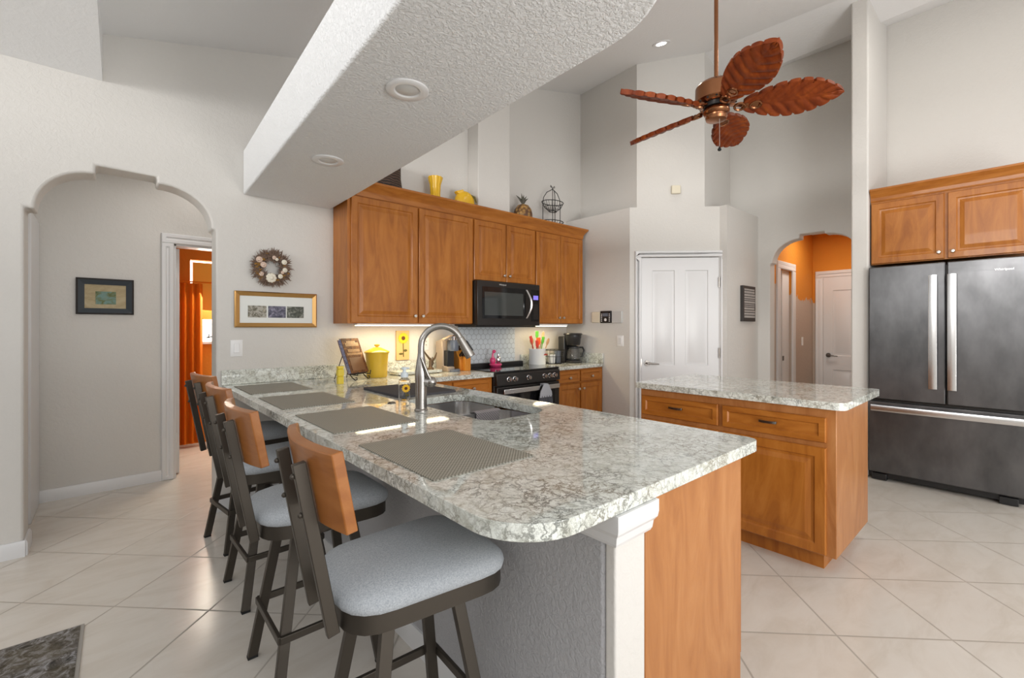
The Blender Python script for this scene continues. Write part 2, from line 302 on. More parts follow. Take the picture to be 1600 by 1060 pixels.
# ------------------------------------------------------------------ mesh builder
class MB:
    def __init__(s): s.v = []; s.f = []; s.M = None
    def add(s, vs, fs):
        o = len(s.v)
        for p in vs:
            p = Vector(p)
            s.v.append(s.M @ p if s.M else p)
        s.f += [tuple(i + o for i in f) for f in fs]
        return s
    def box(s, x0, y0, z0, x1, y1, z1):
        v = [(x0, y0, z0), (x1, y0, z0), (x1, y1, z0), (x0, y1, z0), (x0, y0, z1), (x1, y0, z1), (x1, y1, z1), (x0, y1, z1)]
        return s.add(v, [(0, 3, 2, 1), (4, 5, 6, 7), (0, 1, 5, 4), (1, 2, 6, 5), (2, 3, 7, 6), (3, 0, 4, 7)])
    def hexa(s, v): return s.add(v, [(0, 3, 2, 1), (4, 5, 6, 7), (0, 1, 5, 4), (1, 2, 6, 5), (2, 3, 7, 6), (3, 0, 4, 7)])
    def extrude(s, poly, vec):
        n = len(poly); vec = Vector(vec); a = [Vector(p) for p in poly]
        return s.add(a + [p + vec for p in a], [tuple(range(n))[::-1], tuple(range(n, 2 * n))] + [(i, (i + 1) % n, n + (i + 1) % n, n + i) for i in range(n)])
    def loft(s, rings, cap=True, closed=True):
        n = len(rings[0]); vs = [p for r in rings for p in r]; fs = []
        for k in range(len(rings) - 1):
            for i in range(n if closed else n - 1):
                j = (i + 1) % n
                fs.append((k * n + i, k * n + j, (k + 1) * n + j, (k + 1) * n + i))
        if cap:
            fs.append(tuple(range(n))[::-1]); fs.append(tuple((len(rings) - 1) * n + i for i in range(n)))
        return s.add(vs, fs)
    def lathe(s, prof, c=(0, 0, 0), n=24, sx=1, sy=1, axis='z'):
        rings = []
        for r, z in prof:
            r = max(r, 1e-5)
            ring = []
            for i in range(n):
                a = 2 * PI * i / n; p = (r * math.cos(a) * sx, r * math.sin(a) * sy, z)
                if axis == 'x': p = (p[2], p[0], p[1])
                elif axis == 'y': p = (p[0], p[2], p[1])
                ring.append((p[0] + c[0], p[1] + c[1], p[2] + c[2]))
            rings.append(ring)
        return s.loft(rings)
    def tube(s, path, r, n=8, closed=False, cap=True):
        P = [Vector(p) for p in path]; N = len(P); rings = []; up = None
        rad = r if isinstance(r, (list, tuple)) else [r] * N
        for i in range(N):
            if closed: d = P[(i + 1) % N] - P[i - 1]
            else: d = P[min(i + 1, N - 1)] - P[max(i - 1, 0)]
            d.normalize()
            if up is None:
                up = Vector((0, 0, 1)) if abs(d.z) < 0.9 else Vector((1, 0, 0))
            a = d.cross(up); a.normalize(); b = a.cross(d); up = b
            rings.append([P[i] + (a * math.cos(2 * PI * k / n) + b * math.sin(2 * PI * k / n)) * rad[i] for k in range(n)])
        if closed: rings.append(rings[0])
        return s.loft(rings, cap=cap and not closed)
    def bar(s, p0, p1, wdir, w, t):
        p0, p1 = Vector(p0), Vector(p1); d = (p1 - p0).normalized(); wd = Vector(wdir); wd = (wd - d * wd.dot(d)).normalized(); td = d.cross(wd)
        o = [(-w / 2, -t / 2), (w / 2, -t / 2), (w / 2, t / 2), (-w / 2, t / 2)]
        return s.loft([[p + wd * a + td * b for a, b in o] for p in (p0, p1)])
    def sphere(s, c, r, n=16, m=10):
        r = r if isinstance(r, (tuple, list)) else (r, r, r)
        return s.loft([[(c[0] + r[0] * math.sin(t) * math.cos(2 * PI * i / n), c[1] + r[1] * math.sin(t) * math.sin(2 * PI * i / n), c[2] - r[2] * math.cos(t)) for i in range(n)] for t in [0.02 + (PI - 0.04) * k / m for k in range(m + 1)]])
    def panel(s, o, u, v, nrm, wd, ht, rings):
        o, u, v, nrm = Vector(o), Vector(u), Vector(v), Vector(nrm); R_ = []
        for ins, dep in rings:
            R_.append([o + u * a + v * b + nrm * dep for a, b in ((ins, ins), (wd - ins, ins), (wd - ins, ht - ins), (ins, ht - ins))])
        return s.loft(R_)
    def ringpoly(s, outer, inner, vec):
        n = len(outer); vec = Vector(vec); a = [Vector(p) for p in outer]; b = [Vector(p) for p in inner]
        vs = a + b + [p + vec for p in a] + [p + vec for p in b]; fs = []
        for i in range(n):
            j = (i + 1) % n
            fs += [(i, j, n + j, n + i), (2 * n + i, 3 * n + i, 3 * n + j, 2 * n + j), (i, 2 * n + i, 2 * n + j, j), (n + i, n + j, 3 * n + j, 3 * n + i)]
        return s.add(vs, fs)

LOC = {}
def finish(o, bev=0, seg=2, ang=38, smooth=True):
    me = o.data
    bm = bmesh.new(); bm.from_mesh(me); bmesh.ops.remove_doubles(bm, verts=bm.verts, dist=1e-6); bmesh.ops.recalc_face_normals(bm, faces=bm.faces); bm.to_mesh(me); bm.free()
    if smooth:
        for p in me.polygons: p.use_smooth = True
        me.set_sharp_from_angle(angle=R(ang))
    if bev:
        b = o.modifiers.new('edge', 'BEVEL'); b.width = bev; b.segments = seg; b.limit_method = 'ANGLE'; b.angle_limit = R(35); b.harden_normals = False
def obj(name, mb, material, parent=None, bev=0, seg=2, smooth=True, ang=38, label=None, world=True, bias=None):
    me = bpy.data.meshes.new(name)
    off = Vector((0, 0, 0)); p = parent
    if world:
        while p is not None: off += Vector(LOC.get(p.name, (0, 0, 0))); p = p.parent
    me.from_pydata([tuple(v - off) for v in mb.v], [], mb.f); me.update()
    me.materials.append(M[material] if isinstance(material, str) else material)
    o = bpy.data.objects.new(name, me); C.objects.link(o)
    if parent: o.parent = parent
    finish(o, bev, seg, ang, smooth)
    if label: o['label'] = label
    return o
def thing(name, label, cat, loc=(0, 0, 0), rz=0, group=None):
    o = bpy.data.objects.new(name, None); C.objects.link(o); o.location = loc; o.rotation_euler = (0, 0, rz)
    o.empty_display_size = 0.05
    LOC[o.name] = tuple(loc); o['label'] = label; o['category'] = cat
    if group: o['group'] = group
    return o
def tag(o, label, cat, group=None):
    o['label'] = label; o['category'] = cat
    if group: o['group'] = group
    return o
def struct(name, mb, material, label, cat, bev=0, smooth=True, parent=None, seg=2):
    o = obj(name, mb, material, parent, bev, seg, smooth)
    if parent is None:
        o['kind'] = 'structure'; o['label'] = label; o['category'] = cat
    return o
def origin_to(o, loc):
    loc = Vector(loc); o.data.transform(Matrix.Translation(-loc)); o.location = loc; return o
def dup(root, loc, rz=None, label=None):
    r = root.copy(); C.objects.link(r); r.location = loc
    if rz is not None: r.rotation_euler = (0, 0, rz)
    if label: r['label'] = label
    for ch in list(root.children):
        c = ch.copy(); C.objects.link(c); c.parent = r
        for g in list(ch.children):
            d_ = g.copy(); C.objects.link(d_); d_.parent = c
    return r
def slab(outer, holes, z0, z1):
    """flat slab with holes, outline loops in xy"""
    bm = bmesh.new(); loops = []
    for lp in [outer] + holes:
        vs = [bm.verts.new((x, y, z1)) for x, y in lp]; loops.append(vs)
        for i in range(len(vs)): bm.edges.new((vs[i], vs[(i + 1) % len(vs)]))
    bmesh.ops.triangle_fill(bm, use_beauty=True, use_dissolve=False, edges=list(bm.edges))
    bm.verts.index_update()
    mb = MB(); top = [v.co.copy() for v in bm.verts]; n = len(top)
    fs = [tuple(v.index for v in f.verts) for f in bm.faces]
    mb.v = top + [Vector((p.x, p.y, z0)) for p in top]
    mb.f = fs + [tuple(i + n for i in f)[::-1] for f in fs]
    for vs in loops:
        for i in range(len(vs)):
            a, b = vs[i].index, vs[(i + 1) % len(vs)].index; mb.f.append((a, b, b + n, a + n))
    bm.free(); return mb
def arc(cx, cy, r, a0, a1, n=8):
    return [(cx + r * math.cos(R(a0 + (a1 - a0) * i / n)), cy + r * math.sin(R(a0 + (a1 - a0) * i / n))) for i in range(n + 1)]
def text(name, body, size, loc, rot, material, parent=None, ext=0.0008):
    cu = bpy.data.curves.new(name, 'FONT'); cu.body = body; cu.size = size; cu.extrude = ext; cu.align_x = 'CENTER'; cu.align_y = 'CENTER'
    cu.materials.append(M[material])
    o = bpy.data.objects.new(name, cu); C.objects.link(o)
    off = Vector((0, 0, 0)); p = parent
    while p is not None: off += Vector(LOC.get(p.name, (0, 0, 0))); p = p.parent
    o.location = Vector(loc) - off; o.rotation_euler = rot
    dg_ = bpy.context.evaluated_depsgraph_get(); dg_.update()
    me = bpy.data.meshes.new_from_object(o.evaluated_get(dg_)); me.name = name
    o2 = bpy.data.objects.new(name, me); C.objects.link(o2); o2.location = o.location; o2.rotation_euler = rot
    bpy.data.objects.remove(o); bpy.data.curves.remove(cu)
    if not me.materials: me.materials.append(M[material])
    o2.name = name
    if parent: o2.parent = parent
    return o2

# ------------------------------------------------------------------ room shell
W = 3.88; XR = 5.9; X1 = 4.35
struct('floor', MB().box(-4.0, -4.5, -0.06, 9.0, 8.0, 0.0), 'tile', 'cream porcelain floor tiles laid on the diagonal', 'floor', smooth=False)

def ceil_z(x, y): return 3.206 + 0.256 * x + 0.06 * (y - W)
# wall with the arch
T = 0.20
ax = [(-0.377, 0), (-0.377, 2.043), (-0.335, 2.036)]
ax += [(-0.075 - 0.26 * math.cos(R(a)), 2.04 + 0.262 * math.sin(R(a))) for a in range(8, 91, 8)]
ax += [(-0.068, 2.302), (-0.068, 2.357), (0.240, 2.352), (0.240, 2.308)]
ax += [(0.262 + 0.285 * math.sin(R(a)), 2.06 + 0.248 * math.cos(R(a))) for a in range(4, 88, 8)]
ax += [(0.548, 2.045), (0.575, 2.038), (0.575, 0)]
out = [(-2.4, 0)] + ax + [(4.72, 0), (4.72, 4.6), (-0.02, 3.35), (-2.4, 3.35)]
struct('wall_back', MB().extrude([(x, W, z) for x, z in out], (0, T, 0)), 'wall', 'long greige wall with scalloped archway', 'wall', bev=0.016, seg=3)
# chase column high on the wall above the cabinets
struct('wall_chase', MB().box(2.811, 3.70, 2.502, 3.24, W, 4.3), 'wall', 'boxed chase standing out from wall above the cabinets', 'wall', bev=0.006)
# ceilings
def plate(p, th=0.05):
    return MB().extrude(p, (0, 0, th))
yA, yB = -3.0, 4.2
xr = 4.95
g = MB()
def cz(x, y): return (x, y, ceil_z(x, y))
g.hexa([cz(-0.045, yA), cz(xr, yA), cz(xr, yB), cz(-0.045, yB)] + [tuple(Vector(cz(*q)) + Vector((0, 0, .05))) for q in ((-0.045, yA), (xr, yA), (xr, yB), (-0.045, yB))])
struct('ceiling', g, 'ceil', 'white vaulted ceiling sloping up over the kitchen', 'ceiling', smooth=False)
g = MB(); zr = ceil_z(xr, 2.2)
g.hexa([cz(xr, yA), (XR + 0.2, yA, 4.44), (XR + 0.2, yB, 4.47), cz(xr, yB)] + [tuple(Vector(q) + Vector((0, 0, .05))) for q in (cz(xr, yA), (XR + 0.2, yA, 4.44), (XR + 0.2, yB, 4.47), cz(xr, yB))])
struct('ceiling_flat', g, 'ceil', 'flat white ceiling strip above the fridge wall', 'ceiling', smooth=False)
# sloped ceiling of the adjoining room
g = MB()
zl = lambda y: 2.897 + 0.25 * (W - y)
q = [(-2.4, W, zl(W)), (-0.035, W, zl(W)), (-0.075, 2.2, zl(2.2)), (-2.4, 2.2, zl(2.2))]
q2 = [(-2.4, W, zl(W) + .6), (-0.035, W, zl(W) + .6), (-0.075, 2.2, zl(2.2) + .6), (-2.4, 2.2, zl(2.2) + .6)]
g.hexa(q + q2)
struct('ceiling_adjoining', g, 'ceil', 'bright sloped ceiling beside the archway wall', 'ceiling', smooth=False)
# soffit beam with downlights
bz0, bz1 = 2.328, 2.66
bp = [(0.747, W - 0.002), (0.632, 0.62)] + [(1.0, 0.62)] + [(1.0 + 0.33 * math.sin(R(a)), 0.98 - 0.36 * math.cos(R(a))) for a in range(10, 91, 10)] + [(1.394, W - 0.002)]
struct('beam', MB().extrude([(x, y, bz0) for x, y in bp], (0, 0, bz1 - bz0)), 'beam', 'textured white soffit beam with rounded end over the peninsula', 'beam', bev=0.012, seg=3)

# pantry (corner closet) lower box and upper setback
pc = (4.35, 2.937); pr = (5.122, 2.165); ZP = 2.675
g = MB()
g.box(X1, pc[1] + .001, 0, X1 + .08, W + .1, ZP)
struct('wall_pantry_side', g, 'wall', 'short greige pantry wall at the end of the counter', 'wall')
# diagonal front with door opening
u = Vector((1, -1, 0)).normalized(); nn = Vector((-1, -1, 0)).normalized()
def dg(s_, d_=0.0, z=0.0): return Vector((pc[0], pc[1], 0)) + u * s_ + nn * d_ + Vector((0, 0, z))
DL, DR, DH = 0.118, 0.985, 2.118
L45 = 1.0918
g = MB()
g.extrude([dg(0), dg(DL), dg(DL, 0, DH), dg(DR, 0, DH), dg(DR), dg(L45), dg(L45, 0, ZP), dg(0, 0, ZP)], -nn * 0.12)
struct('wall_pantry', g, 'wall', 'diagonal pantry wall around the white door', 'wall')
struct('wall_pantry_return', MB().box(pr[0] - 0.08, pr[1], 0, XR, pr[1] + 0.12, ZP), 'wall', 'greige return wall carrying the dark sign', 'wall')
k1, k2 = dg(0.02, -.02), dg(L45 - .01, -.03)
g = MB().extrude([(X1 + .01, W, ZP - .06), (X1 + .01, k1.y, ZP - .06), (k1.x, k1.y, ZP - .06), (k2.x, k2.y, ZP - .06), (XR, k2.y, ZP - .06), (XR, W, ZP - .06)], (0, 0, 0.0595))
struct('ceiling_pantry_ledge', g, 'wall', 'flat ledge on top of the corner pantry', 'ledge')
a1 = dg(0.078); a2 = dg(0.816)
g = MB().extrude([(a1.x, a1.y, ZP), (a2.x, a2.y, ZP), (XR + .05, 2.50, ZP), (XR + .05, 4.1, ZP), (4.68, 4.1, ZP), (4.63, W, ZP)], (0, 0, 2.2))
struct('wall_upper_pantry', g, 'wall', 'tall set back wall rising above the pantry', 'wall')

# right wall with arch to the hall
ar = [(2.03, 0), (2.03, 2.098), (2.0, 2.10)]
ar += [(1.73 + 0.275 * math.cos(R(a)), 2.10 + 0.252 * math.sin(R(a))) for a in range(6, 91, 8)]
ar += [(1.722, 2.352), (1.722, 2.402), (1.478, 2.40), (1.478, 2.372)]
ar += [(1.46 - 0.29 * math.sin(R(a)), 2.10 + 0.272 * math.cos(R(a))) for a in range(6, 88, 8)]
ar += [(1.165, 2.10), (1.14, 2.098), (1.14, 0)]
outr = [(4.1, 0)] + ar + [(-3.0, 0), (-3.0, 4.7), (4.1, 4.7)]
struct('wall_right', MB().extrude([(XR, y, z) for y, z in outr], (0.16, 0, 0)), 'wall', 'tall greige wall with scalloped arch to the orange hall', 'wall', bev=0.012, seg=3)
struct('wall_stub', MB().box(5.082, 0.938, 0, XR, 1.066, 4.6), 'wall', 'narrow stub wall beside the refrigerator', 'wall', bev=0.014, seg=3)

struct('wall_light_blocker', MB().box(-3.3, -4.5, 0, -3.2, 3.3, 2.45), 'wall', 'added unseen wall blocking low light from the side', 'wall', smooth=False)  # unseen wall, added to keep low side light off the knee wall
# left hall and bathroom beyond the arch
HY = 4.97
struct('wall_hall', MB().extrude([(-0.45, HY, 0), (0.425, HY + .03, 0), (0.425, HY + .03, 2.075), (1.26, HY + .05, 2.075), (1.26, HY + .05, 0), (2.6, HY + .1, 0), (2.6, HY + .1, 2.9), (-0.45, HY, 2.9)], (0, 0.12, 0)), 'wall', 'hall wall with the dark framed picture', 'wall', smooth=False)
struct('wall_hall_end', MB().box(-0.56, W + T, 0, -0.42, HY + .12, 2.9), 'wall', 'hall end wall beyond the archway', 'wall', smooth=False)
struct('wall_hall_far_end', MB().box(2.5, W + T, 0, 2.6, HY + .12, 2.9), 'wall', 'far end of the small hall', 'wall', smooth=False)
struct('ceiling_hall', MB().box(-0.56, W + T, 2.75, 2.6, HY + .12, 2.85), 'ceil', 'flat hall ceiling behind the archway', 'ceiling', smooth=False)
g = MB().box(-0.425, HY - .5, 0, -0.40, HY - .02, 2.13)
struct('trim_1', g, 'white', 'white door casing at hall corner inside archway', 'trim', bev=0.005)
# hall doorway casing + jamb
g = MB()
def cas(x0, x1, z0, z1): g.panel((x0, HY + .012 + .034 * x0, z0), (1, 0, 0), (0, 0, 1), (0, -1, 0), x1 - x0, z1 - z0, [(0, -0.01), (0, .014), (.006, .02), (.03, .02), (.04, .012)])
cas(0.335, 0.425, 0.0, 2.075); cas(1.26, 1.35, 0, 2.075); cas(0.335, 1.35, 2.075, 2.16)
g.box(0.425, HY + .03, 0, 0.44, HY + .17, 2.075); g.box(1.245, HY + .03, 0, 1.26, HY + .17, 2.075); g.box(0.425, HY + .03, 2.06, 1.26, HY + .17, 2.075)
struct('trim_2', g, 'white', 'white casing around the orange bathroom doorway', 'trim')
g = MB().box(0.44, HY + .14, 0.012, 0.475, HY + .9, 2.05)
dr = thing('door_1', 'open white bathroom door folded back beyond the hall doorway', 'door', (0.44, HY + .14, 0)); dr['kind'] = 'structure'
obj('door_slab', g, 'white', dr, bev=0.003)
for z in (0.3, 1.05, 1.78):
    obj('hinge', MB().box(0.432, HY + .098, z, 0.452, HY + .139, z + .09), 'switch', dr)
# bath shell
BY = 6.35
def wallhole(x0, x1, z0, z1, hx0, hx1, hz0, hz1, y, th):
    m_ = MB(); m_.ringpoly([(x0, y, z0), (x1, y, z0), (x1, y, z1), (x0, y, z1)], [(hx0, y, hz0), (hx1, y, hz0), (hx1, y, hz1), (hx0, y, hz1)], (0, th, 0)); return m_
struct('wall_bath', wallhole(0.1, 2.6, 0, 2.7, 0.69, 1.5, 1.17, 2.115, BY, .14), 'orange', 'orange bathroom wall with the window', 'wall', smooth=False)
struct('wall_bath_side', MB().box(0.30, HY + .16, 0, 0.40, BY, 2.7), 'orange', 'orange bathroom side wall', 'wall', smooth=False)
struct('wall_bath_far', MB().box(2.5, HY + .25, 0, 2.6, BY, 2.7), 'orange', 'far orange bathroom side wall', 'wall', smooth=False)
struct('ceiling_bath', MB().box(0.3, HY + .25, 2.6, 2.6, BY + .1, 2.7), 'ceil', 'bathroom ceiling', 'ceiling', smooth=False)
wnd = thing('window_1', 'bright bathroom window behind an amber shade', 'window', (1.1, BY + .06, 1.17)); wnd['kind'] = 'structure'
obj('window_pane', MB().box(0.69, BY + .10, 1.17, 1.5, BY + .11, 2.115), 'daylight', wnd)
obj('window_sill', MB().box(0.67, BY - .02, 1.14, 1.52, BY + .09, 1.17), 'white', wnd, bev=.004)
tag(obj('roller_shade', MB().box(0.715, BY + .02, 1.43, 1.485, BY + .028, 2.09), 'shade'), 'amber roller shade pulled over the bathroom window', 'shade')
g = MB(); n_ = 40
rings = []
for zz in (0.04, 0.9, 1.5, 1.80, 1.83):
    sq = 1 if zz < 1.75 else 0.8
    fr = [(0.50 + 0.29 * i / n_, BY - .17 + 0.035 * sq * math.sin(i / n_ * 4.2 * 2 * PI) , zz) for i in range(n_ + 1)]
    bk = [(x, y + .012, z) for x, y, z in reversed(fr)]
    rings.append(fr + bk)
g.loft(rings)
tag(obj('window_curtain', g, 'curtain'), 'rust orange curtain hanging in the bathroom doorway', 'curtain')
tag(obj('curtain_rod', MB().tube([(0.41, BY - .165, 1.845), (1.7, BY - .165, 1.845)], .009, 8), 'curtain'), 'thin curtain rod across bathroom window', 'rod')
g = MB()
g.tube([(0.84, BY - .03, 1.215), (0.95, BY - .03, 1.24)], .008); g.tube([(0.95, BY - .03, 1.19), (0.95, BY - .03, 1.27)], .010); g.tube([(0.86, BY - .03, 1.22), (0.87, BY - .03, 1.26)], .006)
g.box(.9, BY - .06, 1.17, .97, BY + .0, 1.20)
tag(obj('window_ornament', g, 'iron'), 'small dark ornament on the bathroom window sill', 'ornament')
area('bath_window_glow', (1.1, BY - .2, 1.7), (1.0, 5.0, 0.3), 0.7, 0.8, 22, (1, .9, .75))

# right hall: orange
HL = 2.1; HX = 7.80
struct('wall_hall_orange', MB().extrude([(XR + .16, HL, 0), (6.42, HL, 0), (6.42, HL, 2.09), (6.88, HL, 2.09), (6.88, HL, 0), (HX + .1, HL, 0), (HX + .1, HL, 2.75), (XR + .16, HL, 2.75)], (0, .12, 0)), 'orange_patch', 'hall wall half painted orange beyond the small arch', 'wall', smooth=False)
struct('wall_hall_orange_back', MB().box(HX, 0.3, 0, HX + .1, HL + .1, 2.75), 'orange_patch', 'orange hall back wall around the white door', 'wall', smooth=False)
struct('wall_hall_orange_near', MB().box(XR + .16, 0.98, 0, HX, 1.08, 2.75), 'orange_patch', 'near side wall of the orange hall', 'wall', smooth=False)
struct('ceiling_hall_orange', MB().box(XR + .16, 0.95, 2.7, HX + .1, HL + .12, 2.78), 'ceil', 'orange hall ceiling', 'ceiling', smooth=False)
area('assumed_hall_lamp', (6.9, 1.6, 2.66), (6.9, 1.6, 0), 0.3, 0.3, 9, (1, .94, .84))  # assumed lamp for the warm hall light, no fixture is modelled
area('added_hall_fill', (0.6, 4.5, 2.72), (0.4, 4.6, 0), 0.5, 0.4, 3.2, (1, .96, .92))  # added unseen fill that brightens the small hall
g = MB()
def casy(x0, x1, z0, z1): g.panel((x0, HL, z0), (1, 0, 0), (0, 0, 1), (0, -1, 0), x1 - x0, z1 - z0, [(0, 0), (0, .014), (.008, .022), (.04, .022), (.055, .012)])
casy(6.31, 6.42, 0, 2.09); casy(6.88, 6.99, 0, 2.09); casy(6.31, 6.99, 2.09, 2.19)
struct('trim_3', g, 'white', 'white casing of the sliding door inside orange hall', 'trim')
dr = thing('door_2', 'white pocket door standing half open in orange hall', 'door', (6.6, HL + .05, 0)); dr['kind'] = 'structure'
obj('door_slab', MB().box(6.62, HL + .03, 0.01, 6.90, HL + .07, 2.09), 'white', dr)
obj('door_jamb', MB().box(6.42, HL + .075, 0, 6.62, HL + .11, 2.09), 'switch', dr)
obj('door_latch', MB().box(6.63, HL + .022, 0.90, 6.67, HL + .032, 0.96), 'bronze_handle', dr, label='dark square latch plate')
g = MB()
def casx(y0, y1, z0, z1): g.panel((HX, y1, z0), (0, -1, 0), (0, 0, 1), (-1, 0, 0), y1 - y0, z1 - z0, [(0, 0), (0, .014), (.008, .022), (.05, .022), (.065, .012)])
casx(1.965, 2.065, 0, 2.06); casx(1.15, 2.065, 2.06, 2.155)
struct('trim_4', g, 'white', 'white casing of the hall back door', 'trim')
DOOR_RINGS = [(0, 0), (0, .0)]
def doorpanel(g_, o, u_, v_, n_, w_, h_):
    g_.panel(o, u_, v_, n_, w_, h_, [(0, .0005), (.012, -.007), (.03, -.007), (.05, -.0005)])
def slab_door(parent, o, u_, n_, w_, h_, cols=2, rows=((0.2, 0.62), (0.78, 1.78)), th=.035):
    """door slab with sunk panel mouldings, o bottom corner of its face"""
    o, u_, n_ = Vector(o), Vector(u_), Vector(n_); v_ = Vector((0, 0, 1)); g_ = MB()
    st = 0.115; pw = (w_ - st * (cols + 1)) / cols
    xs = [0] + [k for c in range(cols) for k in (st + c * (pw + st), st + c * (pw + st) + pw)] + [w_]
    zs = [0] + [k for r in rows for k in r] + [h_]
    for i in range(len(xs) - 1):
        for j in range(len(zs) - 1):
            p = [o + u_ * a + v_ * b for a, b in ((xs[i], zs[j]), (xs[i + 1], zs[j]), (xs[i + 1], zs[j + 1]), (xs[i], zs[j + 1]))]
            if i % 2 == 1 and j % 2 == 1:
                ww, hh = xs[i + 1] - xs[i], zs[j + 1] - zs[j]
                R_ = [[p[0] + u_ * a + v_ * b + n_ * d_ for a, b in ((ins, ins), (ww - ins, ins), (ww - ins, hh - ins), (ins, hh - ins))] for ins, d_ in ((0, 0), (.008, -.010), (.022, -.010), (.045, -.002))]
                g_.loft(R_, cap=False); g_.add(R_[-1], [(0, 1, 2, 3)])
            else: g_.add(p, [(0, 1, 2, 3)])
    b = [o - n_ * th, o + u_ * w_ - n_ * th, o + u_ * w_ + v_ * h_ - n_ * th, o + v_ * h_ - n_ * th]; f_ = [o, o + u_ * w_, o + u_ * w_ + v_ * h_, o + v_ * h_]
    g_.add(b, [(3, 2, 1, 0)])
    for i in range(4):
        j = (i + 1) % 4; g_.add([f_[i], f_[j], b[j], b[i]], [(0, 1, 2, 3)])
    return obj('door_slab', g_, 'white', parent, ang=20)
M['lever'] = mat('dark_satin_nickel', (0.30, 0.28, 0.26), 0.3, 1.0)
def lever(parent, c, u_, n_, material='lever'):
    c, u_, n_ = Vector(c), Vector(u_), Vector(n_)
    g_ = MB(); g_.tube([c, c + n_ * .012], .032, 20); g_.tube([c + n_ * .010, c + n_ * .05], .012, 12)
    g_.tube([c + n_ * .05 - u_ * .01, c + n_ * .052 + u_ * .03, c + n_ * .048 + u_ * .09 - Vector((0, 0, .006)), c + n_ * .045 + u_ * .12 - Vector((0, 0, .008))], [.012, .011, .008, .006], 10)
    return obj('door_lever', g_, material, parent)
dr = thing('door_3', 'white panelled door at the back of the orange hall', 'door', (HX, 1.6, 0)); dr['kind'] = 'structure'
slab_door(dr, (HX - .012, 1.963, 0.01), (0, -1, 0), (-1, 0, 0), .80, 2.05, rows=((0.2, 0.72), (0.92, 1.86)))
lever(dr, (HX - .012, 1.90, 0.935), (0, -1, 0), (-1, 0, 0), 'bronze_handle')
sw = tag(obj('light_switch', MB().box(7.28, HL - .006, 1.08, 7.35, HL, 1.20), 'switch', bev=.002), 'white light switch on the orange hall wall', 'switch')

# pantry door
dr = thing('door_4', 'white four panel pantry door in the diagonal wall', 'door', tuple(dg(0.5, 0, 0))); dr['kind'] = 'structure'
slab_door(dr, dg(DL + .014, -.006, .012), u, nn, DR - DL - .028, DH - .02, rows=((0.18, 0.70), (0.90, 1.96)))
lever(dr, dg(DL + .075, -.006, .938), u, nn)
for z in (0.25, 1.0, 1.78):
    g = MB(); g.tube([dg(DR - .012, .004, z), dg(DR - .012, .004, z + .11)], .009, 8); obj('hinge', g, 'nickel', dr)
obj('strike_plate', MB().hexa([dg(DL + a, b_, z) for z in (.90, .985) for a, b_ in ((.004, -.02), (.013, -.02), (.013, .001), (.004, .001))]), 'nickel', dr)
g = MB()
def casd(s0, s1, z0, z1): g.panel(dg(s0, 0, z0), u, (0, 0, 1), nn, s1 - s0, z1 - z0, [(0, -.004), (0, .014), (.008, .022), (.045, .022), (.055, .012)])
casd(DL - .062, DL + .002, 0, DH); casd(DR - .002, DR + .065, 0, DH); casd(DL - .062, DR + .065, DH, DH + .068)
g.hexa([dg(a, b_, z) for z in (0, DH) for a, b_ in ((DL, -.10), (DL + .012, -.10), (DL + .012, -.0), (DL, 0))]); g.hexa([dg(a, b_, z) for z in (0, DH) for a, b_ in ((DR - .012, -.10), (DR, -.10), (DR, 0), (DR - .012, 0))])
struct('trim_5', g, 'white', 'white casing around the pantry door', 'trim')

# baseboards
def board(pts, h_=0.092, th=.016):
    g_ = MB()
    for (a, b_) in pts:
        a = Vector((*a, 0)); b_ = Vector((*b_, 0)); d_ = (b_ - a).normalized(); n_ = Vector((d_.y, -d_.x, 0))
        prof = [(0, 0), (th, 0), (th, h_ * .8), (th * .55, h_), (0, h_)]
        g_.loft([[p + n_ * x + Vector((0, 0, z)) for x, z in prof] for p in (a, b_)])
    return g_
struct('baseboard_back', board([((-2.4, W), (-0.370, W)), ((-0.377, W), (-0.377, W + T)), ((.575, W), (.96, W))]), 'white', 'white baseboard at the foot of the archway wall', 'baseboard')
struct('baseboard_hall', board([((-0.42, HY), (0.335, HY + .026))]), 'white', 'white baseboard along the hall wall', 'baseboard')
struct('baseboard_peninsula', board([((0.955, W), (0.955, .70))]), 'white', 'white baseboard under the stools along the knee wall', 'baseboard')
struct('baseboard_pantry', board([((X1, 3.3), pc), ((pr[0], pr[1]), (XR, pr[1]))]), 'white', 'white baseboard round the pantry walls', 'baseboard')

# ------------------------------------------------------------------ lights in soffit and ceiling
def downlight(c, nrm, r, label, lit, cat='ceiling light', group=None):
    c = Vector(c); q_ = Vector(nrm).to_track_quat('Z', 'Y').to_matrix().to_4x4()
    t_ = thing('recessed_light', label, cat, tuple(c), 0, group)
    g_ = MB(); g_.M = q_; g_.lathe([(r, 0), (r, .005), (r * .93, .009), (r * .62, .007), (r * .56, .0015)], n=36)
    o = obj('trim_ring', g_, 'white', t_, world=False)
    g_ = MB(); g_.M = q_; g_.lathe([(r * .56, 0.0012), (r * .56, .002), (r * .4, .006), (r * .15, .0085), (.001, .009)], n=28)
    obj('lens', g_, 'lamp_on' if lit else 'lens', t_, world=False, label='lit lens' if lit else None)
    return t_
downlight((0.930, 1.712, bz0), (0, 0, -1), .088, 'unlit recessed light nearer the rounded end of the soffit', False, group='recessed lights in the soffit')
downlight((0.970, 2.745, bz0), (0, 0, -1), .088, 'unlit recessed light on the soffit near the archway wall', False, group='recessed lights in the soffit')
nrm = Vector((.256, .06, -1)).normalized()
lc = Vector((4.129, 2.421, ceil_z(4.129, 2.421)))
downlight(lc, nrm, .085, 'glowing recessed light in the vaulted ceiling near the fan', True)
